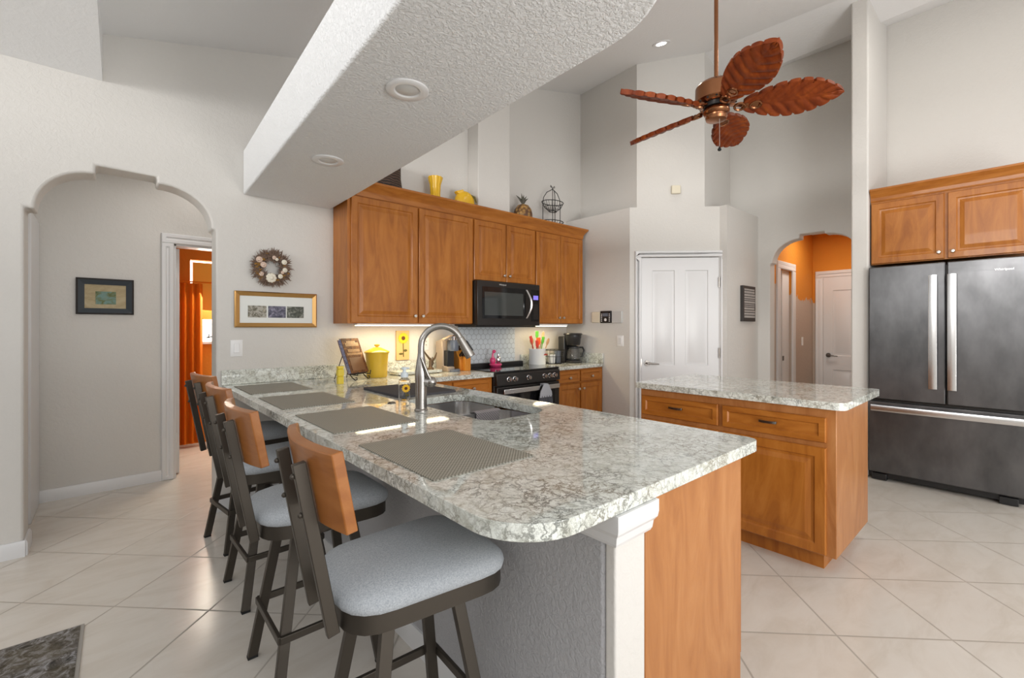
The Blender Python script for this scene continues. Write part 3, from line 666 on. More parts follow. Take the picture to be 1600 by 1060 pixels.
def spot(name, loc, target, power, col, ang=110, r=.06):
    l = bpy.data.lights.new(name, 'SPOT'); l.energy = power; l.color = col; l.spot_size = R(ang); l.spot_blend = .6; l.shadow_soft_size = r
    o = bpy.data.objects.new(name, l); C.objects.link(o); o.location = loc; o.rotation_euler = (Vector(target) - Vector(loc)).to_track_quat('-Z', 'Y').to_euler(); return o
c_ = Vector((4.55, 0.2, ceil_z(4.55, 0.2)))
area('added_aisle_fill', tuple(c_ + nrm * .03), tuple(c_ + Vector((.25, .15, -3))), .16, .16, 7, (1, .95, .87))  # added unseen lamp to lift the upper fridge-side wall, has no fixture
spot('recessed_lamp_beam', tuple(lc + nrm * .03), tuple(lc + Vector((-.5, -.4, -3))), 14, (1, .93, .82), 110)

# ------------------------------------------------------------------ cabinets
UX, UY, UZ = Vector((1, 0, 0)), Vector((0, 1, 0)), Vector((0, 0, 1))
RAISED = [(0, -.001), (0, .014), (.004, .020), (.050, .020), (.058, .012), (.070, .011), (.098, .018)]
RAISED_D = [(0, -.001), (0, .014), (.004, .020), (.032, .020), (.040, .011), (.046, .011)]
def face_panel(parent, name, o, u_, n_, w_, h_, rings, material='cab'):
    g_ = MB().panel(o, u_, UZ, n_, w_, h_, rings); return obj(name, g_, material, parent, ang=12)
def knob(parent, c, n_):
    c, n_ = Vector(c), Vector(n_); g_ = MB()
    q_ = Matrix.Translation(c) @ n_.to_track_quat('Z', 'Y').to_matrix().to_4x4()
    off = Vector((0, 0, 0)); p = parent
    while p is not None: off += Vector(LOC.get(p.name, (0, 0, 0))); p = p.parent
    g_.M = q_; g_.lathe([(.001, 0), (.006, 0), (.005, .012), (.013, .018), (.0145, .024), (.011, .029), (.001, .030)], n=16)
    return obj('knob', g_, 'nickel', parent)
def pull(parent, c, u_, n_, L=.095):
    c, u_, n_ = Vector(c), Vector(u_), Vector(n_); g_ = MB()
    pts = [c + u_ * (L / 2 * k) + n_ * (.026 - .012 * abs(k) ** 3) for k in (-1, -.75, -.4, 0, .4, .75, 1)]
    R_ = []
    for i, p in enumerate(pts):
        R_.append([p + UZ * a + n_ * b for a, b in ((-.007, -.003), (.007, -.003), (.007, .003), (-.007, .003))])
    g_.loft(R_)
    for k in (-.85, .85): g_.tube([c + u_ * (L / 2 * k) - n_ * .002, c + u_ * (L / 2 * k) + n_ * .018], .005, 8)
    return obj('drawer_pull', g_, 'bronze_handle', parent, bev=.001)
YU = 3.572
def upper(name, x0, x1, z0, z1, splits, label, knobs):
    t_ = thing(name, label, 'cabinet', ((x0 + x1) / 2, W, z0))
    g_ = MB().box(x0, YU, z0, x1, W - .001, z1)
    obj('cabinet_box', g_, 'cab', t_, bev=.002)
    n = len(splits)
    for i, (a, b) in enumerate(splits):
        d_ = face_panel(t_, 'door', (a, YU, z0 + .006), UX, -UY, b - a, z1 - z0 - .016, RAISED)
        k = b - .032 if i % 2 == 0 else a + .032
        knob(d_, (k, YU - .02, z0 + .068), -UY)
    return t_
upper('wall_cabinet', 1.413, 2.638, 1.368, 2.40, [(1.437, 2.033), (2.046, 2.632)], 'wide honey maple wall cabinet with two tall doors beside the soffit', 1)
upper('wall_cabinet', 2.640, 3.487, 1.795, 2.40, [(2.652, 3.058), (3.066, 3.475)], 'short honey maple wall cabinet above the microwave', 1)
upper('wall_cabinet', 3.489, 4.29, 1.378, 2.40, [(3.497, 3.886), (3.893, 4.28)], 'narrow two door honey maple wall cabinet above the coffee maker', 1)
def crown(pts, n_list, z0, z1, prj=.055):
    # pts: path corners, n_list outward miter offsets
    prof = [(0, 0), (.006, 0), (.010, .012), (.012, .04), (.030, .075), (.048, .095), (.055, .102), (.055, .118), (0, .118)]
    k = (z1 - z0) / .118; g_ = MB()
    g_.loft([[Vector(p) + Vector(n_) * (a * prj / .055) + UZ * (z0 + b * k) for a, b in prof] for p, n_ in zip(pts, n_list)]); return g_
tag(obj('crown_molding', crown([(1.413, W - .002, 0), (1.413, YU, 0), (4.29, YU, 0), (4.29, W - .002, 0)], [(-1, 0, 0), (-1, -1, 0), (1, -1, 0), (1, 0, 0)], 2.40, 2.52), 'cabx', ang=15), 'honey maple crown moulding along the top of the cooking wall cabinets', 'moulding')
g = MB().box(1.42, YU + .01, 2.40, 4.285, W - .002, 2.50)
tag(obj('cabinet_top_board', g, 'cabx'), 'flat board on top of the cooking wall cabinets carrying the ornaments', 'board')
# under cabinet lights
def strip(x0, x1, label):
    t_ = thing('under_cabinet_light', label, 'light', ((x0 + x1) / 2, YU + .06, 1.36), 0, 'under cabinet strip lights')
    obj('housing', MB().box(x0, YU + .02, 1.355, x1, YU + .09, 1.372), 'switch', t_)
    obj('lens', MB().box(x0 + .01, YU + .026, 1.348, x1 - .01, YU + .084, 1.355), 'strip_on', t_)
    area('under_cabinet_glow', ((x0 + x1) / 2, YU + .06, 1.345), ((x0 + x1) / 2, YU + .10, 0), (x1 - x0) * .9, .05, 3.7 * (x1 - x0), (1, .80, .48))
strip(1.50, 2.40, 'lit strip light under the wide cabinet beside the soffit')
strip(3.53, 4.05, 'lit strip light under the narrow cabinet by the microwave')

# cabinet over the refrigerator
XF = 5.14
t_ = thing('wall_cabinet', 'honey maple cabinet with two doors above the refrigerator', 'cabinet', (5.5, .44, 1.895))
obj('cabinet_box', MB().box(XF, -.06, 1.895, XR - .001, .930, 2.46), 'cab', t_, bev=.002)
for i, (a, b) in enumerate(((.925, .448), (.428, -.05))):
    d_ = face_panel(t_, 'door', (XF, a, 1.902), -UY, -UX, a - b, .535, RAISED)
    knob(d_, (XF - .02, (b + .032) if i == 0 else (a - .032), 1.955), -UX)
tag(obj('crown_molding', crown([(XF, .931, 0), (XF, -.06, 0), (XR - .002, -.06, 0)], [(-1, 0, 0), (-1, -1, 0), (0, -1, 0)], 2.455, 2.565), 'caby', ang=15), 'honey maple crown moulding above the refrigerator cabinet', 'moulding')

# base cabinets along the cooking wall
YB = 3.315
def base_box(t_, x0, x1, y0, y1, z1=.874, kick=.075):
    g_ = MB().box(x0, y0, .10, x1, y1, z1); g_.box(x0, y0 + kick, 0, x1, y1, .10); return obj('cabinet_box', g_, 'cab', t_, bev=.002)
t_ = thing('base_cabinet', 'honey maple base cabinet with two drawers under the coffee maker', 'cabinet', (3.95, 3.6, 0))
base_box(t_, 3.562, X1 - .001, YB, W - .001)
for a, b in ((3.575, 3.925), (3.945, 4.315)):
    d_ = face_panel(t_, 'drawer', (a, YB, .735), UX, -UY, b - a, .122, RAISED_D, 'cabx'); knob(d_, ((a + b) / 2, YB - .018, .785), -UY)
    d_ = face_panel(t_, 'door', (a, YB, .115), UX, -UY, b - a, .60, RAISED); knob(d_, (b - .03 if a < 3.7 else a + .03, YB - .02, .655), -UY)
t_ = thing('base_cabinet', 'honey maple corner base cabinet between sink peninsula and range', 'cabinet', (2.25, 3.6, 0))
base_box(t_, 1.80, 2.678, YB, W - .001)
for a, b in ((1.86, 2.215), (2.235, 2.66)):
    d_ = face_panel(t_, 'drawer', (a, YB, .735), UX, -UY, b - a, .122, RAISED_D, 'cabx'); knob(d_, ((a + b) / 2, YB - .018, .785), -UY)
    face_panel(t_, 'door', (a, YB, .115), UX, -UY, b - a, .60, RAISED)

# ------------------------------------------------------------------ peninsula
PX0, PX1, PY0 = 0.612, 1.842, 0.665
t_ = thing('peninsula_cabinet', 'honey maple peninsula base with smooth end panel', 'cabinet', (1.45, 2.2, 0))
g = MB().box(1.093, .72, .10, 1.80, 1.56, .874).box(1.093, 2.41, .10, 1.80, 3.314, .874).box(1.093, 1.56, .10, 1.80, 2.41, .60)
g.box(1.093, 1.56, .60, 1.20, 2.41, .874).box(1.775, 1.56, .60, 1.80, 2.41, .874)
obj('cabinet_box', g, 'cab', t_, bev=.002)
obj('toe_kick', MB().box(1.093, .722, 0, 1.74, 3.314, .10), 'cab', t_)
obj('end_panel', MB().box(1.093, .688, 0, 1.716, .7195, .873), 'endpanel', t_, bev=.003)
for a in (.80, 1.32, 2.46):
    d_ = face_panel(t_, 'door', (1.80, a, .115), UY, UX, .50, .73, RAISED)
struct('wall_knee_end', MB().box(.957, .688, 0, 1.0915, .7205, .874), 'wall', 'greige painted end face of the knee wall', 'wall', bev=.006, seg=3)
struct('wall_knee', MB().box(.955, .721, 0, 1.092, W, .874), 'knee', 'textured knee wall under the bar overhang, shade painted into its grey', 'wall', bev=.012, seg=3)
g = MB()
prof = [(0, 0), (.004, 0), (.010, .010), (.014, .030), (.026, .044), (.030, .060), (.030, .092), (0, .092)]
g.loft([[Vector(p) + Vector(n_) * a + UZ * (.781 + b) for a, b in prof] for p, n_ in zip([(.955, 2.0, 0), (.955, .687, 0), (1.110, .687, 0)], [(-1, 0, 0), (-1, -1, 0), (0, -1, 0)])])
tag(obj('cap_molding', g, 'white', ang=15), 'white moulding cap at the free end of the knee wall', 'moulding')
# countertops
sink = [(1.665 - .16 + .16 * math.cos(R(a)), 1.60 + .09 + .09 * math.sin(R(a))) for a in range(270, 361, 15)]
def rrect(x0, y0, x1, y1, rs):
    r = rs; return arc(x1 - r[0], y0 + r[0], r[0], 270, 360) + arc(x1 - r[1], y1 - r[1], r[1], 0, 90) + arc(x0 + r[2], y1 - r[2], r[2], 90, 180) + arc(x0 + r[3], y0 + r[3], r[3], 180, 270)
hole = rrect(1.265, 1.60, 1.69, 2.37, (.13, .10, .07, .07))
outer = [(PX0, W - .002)] + arc(PX0 + .17, PY0 + .17, .17, 180, 270, 10) + arc(PX1 - .05, PY0 + .05, .05, 270, 360, 6) + [(PX1, 3.292), (2.682, 3.292), (2.682, W - .002)]
t_ = thing('countertop', 'veined grey quartz countertop wrapping from cooking wall along the peninsula', 'countertop', (1.2, 2.2, .875))
obj('worktop', slab(outer, [hole], .874, .914), 'quartz', t_, bev=.009, seg=3)
g = MB().box(.605, W - .022, .9145, 2.679, W - .002, 1.022)
obj('backsplash', g, 'quartz', t_, bev=.004)
t_ = thing('countertop', 'short quartz countertop between the range and the pantry wall', 'countertop', (3.95, 3.6, .875))
obj('worktop', MB().box(3.545, 3.292, .874, X1 - .001, W - .002, .914), 'quartz', t_, bev=.007, seg=3)
obj('backsplash', MB().box(3.545, W - .022, .9145, X1 - .024, W - .002, 1.022), 'quartz', t_, bev=.003)
obj('backsplash', MB().box(X1 - .022, 3.292, .9145, X1 - .002, W - .002, 1.030), 'quartz', t_, bev=.003)
tag(obj('tile_backsplash', MB().box(2.682, W - .010, .80, 3.462, W - .001, 1.337), 'hex'), 'white hexagon tile backsplash behind the range', 'backsplash')
# sink
t_ = thing('sink', 'double bowl stainless steel sink set under the quartz', 'sink', (1.47, 1.98, .874))
def bowl(y0, y1, depth):
    g_ = MB(); x0, x1 = 1.272, 1.683; R_ = []
    for k, (ins, z) in enumerate(((0, .873), (.0, .80), (.006, .873 - depth + .05), (.022, .873 - depth + .012), (.05, .873 - depth))):
        rr_ = max(.085 - ins * .3, .03); R_.append([(x, y, z) for x, y in rrect(x0 + ins, y0 + ins, x1 - ins, y1 - ins, (rr_,) * 4)])
    g_.loft(R_, cap=False); n = len(R_[0]); g_.add(R_[-1], [tuple(range(n))])
    # outer wall thickness
    R2 = [[(x + (x - (x0 + x1) / 2) * .01, y + (y - (y0 + y1) / 2) * .01, z - .002) for x, y, z in r] for r in R_]; g_.loft(R2, cap=False); g_.add(R2[-1], [tuple(range(n))])
    return g_
obj('bowl', bowl(1.607, 1.965, .20), 'steel', t_, ang=60)
obj('bowl', bowl(1.995, 2.363, .17), 'steel', t_, ang=60)
obj('divider', MB().box(1.274, 1.966, .845, 1.681, 1.994, .868), 'steel', t_, bev=.006)
for y in (1.786, 2.18):
    obj('drain', MB().lathe([(.001, 0), (.04, 0), (.042, .004), (.03, .003), (.001, .001)], (1.477, y, .6745 if y < 1.9 else .7045)), 'chrome', t_)
g = MB(); R_ = []
for x in [1.475 + .17 * i / 10 for i in range(11)]:
    top = [(x, 1.952 - .0, .70 + .01 * math.sin(x * 60)), (x, 1.955, .80), (x, 1.958, .872), (x, 1.972, .880), (x, 1.990, .880), (x, 2.004, .872), (x, 2.006, .80), (x, 2.010, .72)]
    R_.append(top + [(p[0], 1.98 + (p[1] - 1.98) * .8, p[2] - .005) for p in reversed(top)])
g.loft(R_)
tag(obj('dish_cloth', g, 'dishcloth'), 'mauve grey dish cloth draped over the sink divider', 'cloth')
# faucet
FX, FY = 1.180, 2.03
t_ = thing('faucet', 'brushed nickel gooseneck faucet with pull down spray head', 'faucet', (FX, FY, .914))
g = MB().lathe([(.001, 0), (.034, 0), (.034, .006), (.029, .012), (.029, .10), (.0285, .13), (.031, .17), (.030, .20), (.024, .24), (.0185, .275), (.0175, .29), (.001, .29)], (FX, FY, .914), n=28)
obj('body', g, 'faucet', t_)
dirv = Vector((.80, -.60, 0)); dirv.normalize()
b0 = Vector((FX, FY, 1.20)); rad = .102
path = [b0, b0 + UZ * .02, b0 + UZ * .04]
cc = b0 + UZ * .04 + dirv * rad
for a in range(15, 156, 10): path.append(cc - dirv * rad * math.cos(R(a)) + UZ * rad * math.sin(R(a)))
obj('neck', MB().tube(path, .0165, 16), 'faucet', t_)
e0 = path[-1]; ed = (path[-1] - path[-2]).normalized()
g = MB().tube([e0, e0 + ed * .003, e0 + ed * .02, e0 + ed * .075, e0 + ed * .11, e0 + ed * .113], [.0168, .0195, .0205, .024, .0255, .022], 18)
sh = obj('spray_head', g, 'faucet', t_)
side = (dirv - ed * dirv.dot(ed)).normalized()
obj('spray_button', MB().bar(e0 + ed * .03 + side * .022, e0 + ed * .09 + side * .026, (dirv.y, -dirv.x, 0), .014, .007), 'black', sh, bev=.002)
hd = Vector((.75, -.66, 0)).normalized(); tc = Vector((-.5, -.86, 0))
g = MB().tube([Vector((FX, FY, 1.06)), Vector((FX, FY, 1.06)) + hd * .045, Vector((FX, FY, 1.06)) + hd * .060], [.024, .024, .018], 18); g.sphere(Vector((FX, FY, 1.06)) + hd * .052, (.027, .027, .027), 18, 12); hv = obj('handle_hub', g, 'faucet', t_)
hb = Vector((FX, FY, 1.068)) + hd * .050 + tc * .012
obj('handle_lever', MB().tube([hb, hb + UZ * .03 - hd * .016 + tc * .012, Vector((FX, FY, 1.185)) + tc * .040], [.009, .008, .006], 10), 'faucet', hv)
# sink accessories
tag(obj('air_switch', MB().lathe([(.001, .9145), (.022, .9145), (.022, .918), (.016, .9195), (.014, .917), (.001, .917)], (1.177, 2.345, 0), n=24), 'bronze_handle'), 'round dark air switch button set in the counter behind faucet', 'switch')
t_ = thing('soap_dispenser', 'clear glass foaming soap bottle with sunflowers and white pump', 'soap bottle', (1.285, 2.40, .9145))
SX, SY = 1.285, 2.40
obj('bottle', MB().lathe([(.001, .9145), (.030, .9145), (.034, .920), (.034, 1.015), (.031, 1.03), (.018, 1.04), (.018, 1.045), (.016, 1.045), (.016, 1.04), (.029, 1.028), (.032, 1.013), (.032, .922), (.028, .9165), (.001, .9165)], (SX, SY, 0), n=24), 'glass', t_)
obj('pump', MB().lathe([(.001, 1.045), (.022, 1.045), (.023, 1.052), (.020, 1.072), (.010, 1.076), (.009, 1.09), (.017, 1.092), (.017, 1.104), (.001, 1.106)], (SX, SY, 0), n=20).tube([(SX, SY, 1.098), (SX + .03, SY, 1.096)], .006, 8), 'bluetrans', t_)
def flower(parent, c, n_, r, petals=12):
    c, n_ = Vector(c), Vector(n_).normalized(); q_ = Matrix.Translation(c) @ n_.to_track_quat('Z', 'Y').to_matrix().to_4x4()
    g_ = MB(); g_.M = q_
    for k in range(petals):
        a = 2 * PI * k / petals; d_ = Vector((math.cos(a), math.sin(a), 0)); s_ = Vector((-math.sin(a), math.cos(a), 0)); ww = r * .22
        g_.hexa([d_ * r * .3 - s_ * ww * .6, d_ * r * .3 + s_ * ww * .6, d_ * r * .72 + s_ * ww, d_ * r * .72 - s_ * ww] + [d_ * r * .3 - s_ * ww * .6 + Vector((0, 0, .003)), d_ * r * .3 + s_ * ww * .6 + Vector((0, 0, .003)), d_ * r * .72 + s_ * ww + Vector((0, 0, .004)), d_ * r * .72 - s_ * ww + Vector((0, 0, .004))])
        g_.add([d_ * r * .72 - s_ * ww + Vector((0, 0, .002)), d_ * r * .72 + s_ * ww + Vector((0, 0, .002)), d_ * r + Vector((0, 0, .003))], [(0, 1, 2)])
    fl = obj('flower', g_, 'petal', parent)
    g_ = MB(); g_.M = q_; g_.lathe([(.001, .0), (r * .36, .0), (r * .34, .005), (.001, .008)], n=16); obj('seed_head', g_, 'seedhead', fl); return fl
fl = flower(t_, (SX - .010, SY - .036, .985), (-.25, -.97, 0), .026, 12)
g = MB().tube([(SX - .010, SY - .036, .965), (SX - .008, SY - .036, .925)], .003, 6); g.sphere((SX + .002, SY - .036, .945), (.010, .002, .006), 8, 6); obj('stem', g, 'stem', t_)
g = slab(rrect(1.285, 2.455, 1.69, 2.985, (.02,) * 4), [], .9145, .928)
tag(obj('drying_mat', g, 'drymat', bev=.005), 'charcoal dish drying mat beside the sink', 'mat')
# placemats
mats = [(3.235, 3.73, 'woven taupe placemat lying closest to the archway wall'), (2.52, 3.025, 'woven taupe placemat second from the archway wall'), (1.795, 2.325, 'woven taupe placemat beside the faucet'), (1.055, 1.592, 'woven taupe placemat on the free end of the peninsula')]
p0 = None
for y0, y1, lab in mats:
    c_ = (.852, (y0 + y1) / 2, .9145)
    if p0 is None:
        g = MB().extrude([(x, y, .9145) for x, y in rrect(.852 - .19, c_[1] - .255, .852 + .19, c_[1] + .255, (.006,) * 4)], (0, 0, .003))
        p0 = origin_to(obj('placemat', g, 'mat'), c_); o = p0
    else: o = p0.copy(); C.objects.link(o); o.location = c_
    tag(o, lab, 'placemat', 'placemats on the peninsula')

# ------------------------------------------------------------------ island
t_ = thing('kitchen_island', 'honey maple island cabinet with drawers and raised panel doors', 'island', (3.24, 1.25, 0))
IX, IY0, IY1 = 2.885, .668, 1.852
obj('cabinet_box', MB().box(IX, IY0, .102, 3.602, IY1, .898), 'endpanel', t_, bev=.003)
obj('toe_kick', MB().box(IX + .075, IY0 + .075, 0, 3.53, IY1 - .07, .102), 'cab', t_)
for a, b in ((1.835, 1.290), (1.262, .712)):
    d_ = face_panel(t_, 'drawer', (IX, a, .715), -UY, -UX, a - b, .135, RAISED_D, 'caby'); pull(d_, (IX - .014, (a + b) / 2 + .01, .788), UY, -UX)
    d_ = face_panel(t_, 'door', (IX, a, .112), -UY, -UX, a - b, .575, RAISED)
tag(obj('island_countertop', slab(rrect(2.842, .622, 3.70, 1.88, (.03, .03, .02, .05)), [], .90, .94), 'quartz', bev=.009, seg=3), 'veined quartz countertop on the island', 'countertop')

# ------------------------------------------------------------------ appliances
# refrigerator
FXX = 5.02
t_ = thing('refrigerator', 'black stainless french door refrigerator with bottom freezer drawer', 'refrigerator', (5.4, .46, 0))
obj('fridge_body', MB().box(FXX + .06, .012, .02, 5.80, .925, 1.845), 'appliance', t_, bev=.004)
for i, (a, b) in enumerate(((.925, .432), (.424, -.01))):
    d_ = obj('door', MB().box(FXX, b, .715, FXX + .058, a, 1.862), 'blacksteel', t_, bev=.008, seg=3)
    yh = .505 if i == 0 else .392
    g = MB(); 
    Rr = []
    for k in range(9):
        zz = .835 + (1.76 - .835) * k / 8; xx = FXX - .038 - .008 * math.sin(PI * k / 8)
        Rr.append([(xx, yh - .026, zz), (xx - .006, yh, zz), (xx, yh + .026, zz), (xx + .014, yh + .026, zz), (xx + .014, yh - .026, zz)])
    g.loft(Rr)
    g.box(FXX - .028, yh - .012, .86, FXX - .001, yh + .012, .89); g.box(FXX - .028, yh - .012, 1.705, FXX - .001, yh + .012, 1.735)
    obj('handle', g, 'steel', d_, label='brushed steel door handle')
    if i == 1: text('logo_lettering', 'Whirlpool', .024, (FXX - .0012, .112, 1.773), (R(90), 0, R(-90)), 'logo', d_)
d_ = obj('freezer_drawer', MB().box(FXX, -.01, .075, FXX + .058, .925, .690), 'blacksteel', t_, bev=.008, seg=3)
g = MB(); Rr = []
for k in range(9):
    yy = .905 - .895 * k / 8; xx = FXX - .036 - .008 * math.sin(PI * k / 8)
    Rr.append([(xx, yy, .612), (xx - .006, yy, .638), (xx, yy, .664), (xx + .014, yy, .664), (xx + .014, yy, .612)])
g.loft(Rr)
for yy in (.85, .07): g.box(FXX - .028, yy - .015, .628, FXX - .001, yy + .015, .650)
obj('handle', g, 'steel', d_, label='brushed steel freezer handle')
g = MB().box(FXX + .05, .01, .02, FXX + .08, .925, .07)
for yy in (.855, .09): g.box(FXX + .02, yy - .05, .004, FXX + .07, yy + .05, .06)
obj('base_grille', g, 'black', t_, bev=.004)
# microwave
t_ = thing('microwave', 'black over the range microwave with curved steel handle', 'microwave', (3.06, 3.7, 1.345))
obj('housing', MB().box(2.642, 3.53, 1.352, 3.485, W - .002, 1.793), 'appliance', t_, bev=.004)
d_ = obj('door', MB().box(2.642, 3.49, 1.352, 3.485, 3.529, 1.793), 'appliance', t_, bev=.006)
obj('window_glass', MB().box(2.70, 3.4865, 1.425, 3.27, 3.4905, 1.735), 'gloss_black', d_)
obj('window_screen', MB().box(2.725, 3.484, 1.455, 3.235, 3.4868, 1.685), mat('grey_tinted_oven_glass', (.055, .06, .058), .05), d_)
obj('control_panel', MB().box(3.36, 3.4865, 1.40, 3.475, 3.4905, 1.735), 'gloss_black', t_)
obj('display', MB().box(3.385, 3.484, 1.630, 3.455, 3.4868, 1.675), 'display', t_)
Rr = []
for k in range(13):
    tt = k / 12; zz = 1.43 + .30 * tt; b_ = math.sin(PI * tt)
    x = 3.285 + .022 * b_; y = 3.482 - .055 * b_
    Rr.append([(x - .013, y, zz), (x, y - .008, zz), (x + .013, y, zz), (x + .010, y + .012, zz), (x - .010, y + .012, zz)])
obj('handle', MB().loft(Rr), 'steel', d_, label='curved steel handle')
text('logo_lettering', 'Whirlpool', .022, (2.96, 3.4885, 1.763), (R(90), 0, 0), 'logo', d_)
g = MB()
for i in range(4):
    for j in range(3): g.box(3.388 + j * .024, 3.4845, 1.43 + i * .042, 3.404 + j * .024, 3.4868, 1.452 + i * .042)
g.box(3.384, 3.4855, 1.425, 3.456, 3.4866, 1.582); obj('keypad', g, 'appliance', t_)
obj('bottom_grille', MB().box(2.66, 3.54, 1.338, 3.47, 3.84, 1.353), 'black', t_)
# range
t_ = thing('kitchen_range', 'black slide in range with glass cooktop and front knobs', 'range', (3.11, 3.6, 0))
RY = 3.262
obj('oven_body', MB().box(2.684, RY + .03, .03, 3.541, W - .015, .905), 'appliance', t_, bev=.003)
obj('cooktop', MB().box(2.682, RY, .905, 3.543, W - .06, .922), 'gloss_black', t_, bev=.003)
obj('back_rail', MB().box(2.69, W - .075, .905, 3.535, W - .012, .956), 'black', t_, bev=.006)
g = MB().extrude([(2.684, RY + .005, .905), (2.684, RY - .012, .89), (2.684, RY - .018, .79), (2.684, RY + .03, .785), (2.684, RY + .03, .905)], (.857, 0, 0))
cp = obj('control_panel', g, 'appliance', t_, bev=.003)
for x in (2.826, 2.90, 2.985, 3.08, 3.30, 3.38, 3.45):
    if x in (2.985,): continue
    g = MB(); g.lathe([(.001, 0), (.024, 0), (.024, -.006), (.019, -.008), (.0175, -.034), (.001, -.035)], (x, RY - .016, .845), n=20, axis='y')
    g.box(x - .004, RY - .058, .828, x + .004, RY - .046, .862)
    obj('knob', g, 'chrome', cp)
d_ = obj('oven_door', MB().box(2.69, RY - .012, .22, 3.535, RY + .028, .775), 'appliance', t_, bev=.005)
obj('oven_window', MB().box(2.76, RY - .0145, .30, 3.465, RY - .0115, .70), 'gloss_black', d_)
g = MB().bar((2.735, RY - .055, .735), (3.49, RY - .055, .735), (0, 0, 1), .044, .016)
for x in (2.77, 3.455): g.box(x - .012, RY - .05, .722, x + .012, RY - .011, .748)
obj('handle', g, 'steel', d_, bev=.004, label='brushed steel oven handle')
obj('drawer', MB().box(2.69, RY - .008, .05, 3.535, RY + .028, .205), 'appliance', t_, bev=.004)
t_ = thing('kitchen_towel', 'grey hanging towel with pale knit top on the oven handle', 'towel', (3.26, RY - .07, .75))
g = MB(); Rr = []
for x, zz in ((.0, .765), (.02, .755)):
    pass
tx = 3.262
g.extrude([(tx - .088, RY - .078, .640), (tx + .088, RY - .078, .640), (tx + .080, RY - .078, .69), (tx + .03, RY - .078, .772), (tx - .03, RY - .078, .772), (tx - .080, RY - .078, .69)], (0, -.012, 0))
g.box(tx - .03, RY - .080, .762, tx + .03, RY - .030, .774); g.box(tx - .03, RY - .036, .69, tx + .03, RY - .030, .77)
obj('hanging_band', g, 'towel2', t_, bev=.004)
n_ = 24; fr = [(tx - .098 + .196 * i / n_, RY - .084 + .010 * math.sin(i / n_ * 5 * 2 * PI)) for i in range(n_ + 1)]
ring = lambda z_, k: [(tx + (x - tx) * k, y, z_) for x, y in fr] + [(tx + (x - tx) * k, y + .010, z_) for x, y in reversed(fr)]
obj('cloth', MB().loft([ring(.655, .88), ring(.60, .97), ring(.40, 1.0)]), 'towel', t_)

# ------------------------------------------------------------------ bar stools
def trap(xb, xf, wb, wf, r, z, n=5, belly=0.0):
    """rounded trapezoid, back at xb, front at xf"""
    co = [(xf, -wf), (xf, wf), (xb, wb), (xb, -wb)]; out_ = []
    for i in range(4):
        p = Vector(co[i]); a = (Vector(co[i - 1]) - p).normalized(); b = (Vector(co[(i + 1) % 4]) - p).normalized()
        p1 = p + a * r; p2 = p + b * r
        for k in range(n + 1):
            t_ = k / n; q_ = p1 * (1 - t_) ** 2 + p * 2 * t_ * (1 - t_) + p2 * t_ ** 2; out_.append((q_.x, q_.y, z))
    return out_
def make_stool(label, loc, rz):
    t_ = thing('bar_stool', label, 'bar stool', loc, rz, 'bar stools along the peninsula')
    K = dict(parent=t_, world=False)
    # pad
    R_ = []
    for k_, z in ((.985, .632), (1.022, .637), (1.035, .649), (1.022, .664), (.96, .678), (.82, .690), (.55, .700), (.25, .703)):
        R_.append([(x * k_, y * k_, z) for x, y, z in trap(-.222, .240, .168, .202, .11, z)])
    obj('seat_cushion', MB().loft(R_), 'seat', ang=80, **K)
    g_ = MB(); a_ = trap(-.222, .238, .166, .200, .105, .586); b_ = trap(-.216, .232, .160, .194, .10, .586)
    g_.ringpoly(a_, b_, (0, 0, .050)); g_.box(-.210, -.02, .606, .225, .02, .612); g_.box(-.02, -.165, .606, .02, .165, .612)
    obj('seat_frame', g_, 'stoolmetal', **K)
    g_ = MB().lathe([(.001, .545), (.10, .545), (.10, .562), (.06, .570), (.06, .606), (.001, .606)], n=24)
    obj('swivel_plate', g_, 'stoolmetal', **K)
    for s_ in (-1, 1):
        g_ = MB().bar((-.238, s_ * .084, .578), (-.318, s_ * .084, 1.015), (1, 0, 0), .030, .020)
        ps = obj('back_post', g_, 'stoolmetal', bev=.002, **K)
        for zz in (.985, .89):
            g_ = MB().sphere((-.238 - (zz - .578) * .183 - .018, s_ * .084, zz), (.007, .007, .007), 8, 6); obj('bolt', g_, 'stoolmetal', parent=ps, world=False)
    g_ = MB(); R_ = []; nb_ = 18; hw_ = .199
    for k in range(nb_ + 1):
        yy = -hw_ + 2 * hw_ * k / nb_; cv = .034 * (abs(yy) / hw_) ** 2.0
        th = Vector((1, 0, .183)).normalized() * .027
        zb, zt = .862, 1.052
        pb = Vector((-.238 - (zb - .578) * .183 + .0135 + cv, yy, zb)); pt = Vector((-.238 - (zt - .578) * .183 + .0135 + cv, yy, zt))
        R_.append([pb, pt, pt + th, pb + th])
    g_.loft(R_)
    obj('backrest', g_, 'stoolwood', bev=.003, ang=50, **K)
    for sx_ in (-1, 1):
        for sy_ in (-1, 1):
            g_ = MB().bar((sx_ * .100, sy_ * .096, .592), (sx_ * .190, sy_ * .180, .008), (1, 0, 0), .036, .022)
            lg = obj('leg', g_, 'stoolmetal', bev=.002, **K)
            g_ = MB().box(sx_ * .190 - .018, sy_ * .180 - .012, 0, sx_ * .190 + .018, sy_ * .180 + .012, .010); obj('foot_pad', g_, 'dark', parent=lg, world=False)
    zf = .235; fx, fy = .176, .164
    for p_, q_, wd in (((-fx, -fy), (-fx, fy), 0), ((fx, -fy), (fx, fy), 0), ((-fx, -fy), (fx, -fy), 1), ((-fx, fy), (fx, fy), 1)):
        g_ = MB().bar((*p_, zf), (*q_, zf), (0, 0, 1), .026, .014); obj('foot_rail', g_, 'stoolmetal', bev=.002, **K)
    return t_
st = make_stool('bar stool nearest to free end of the peninsula, its seat fully visible', (.655, 1.205, 0), R(-3))
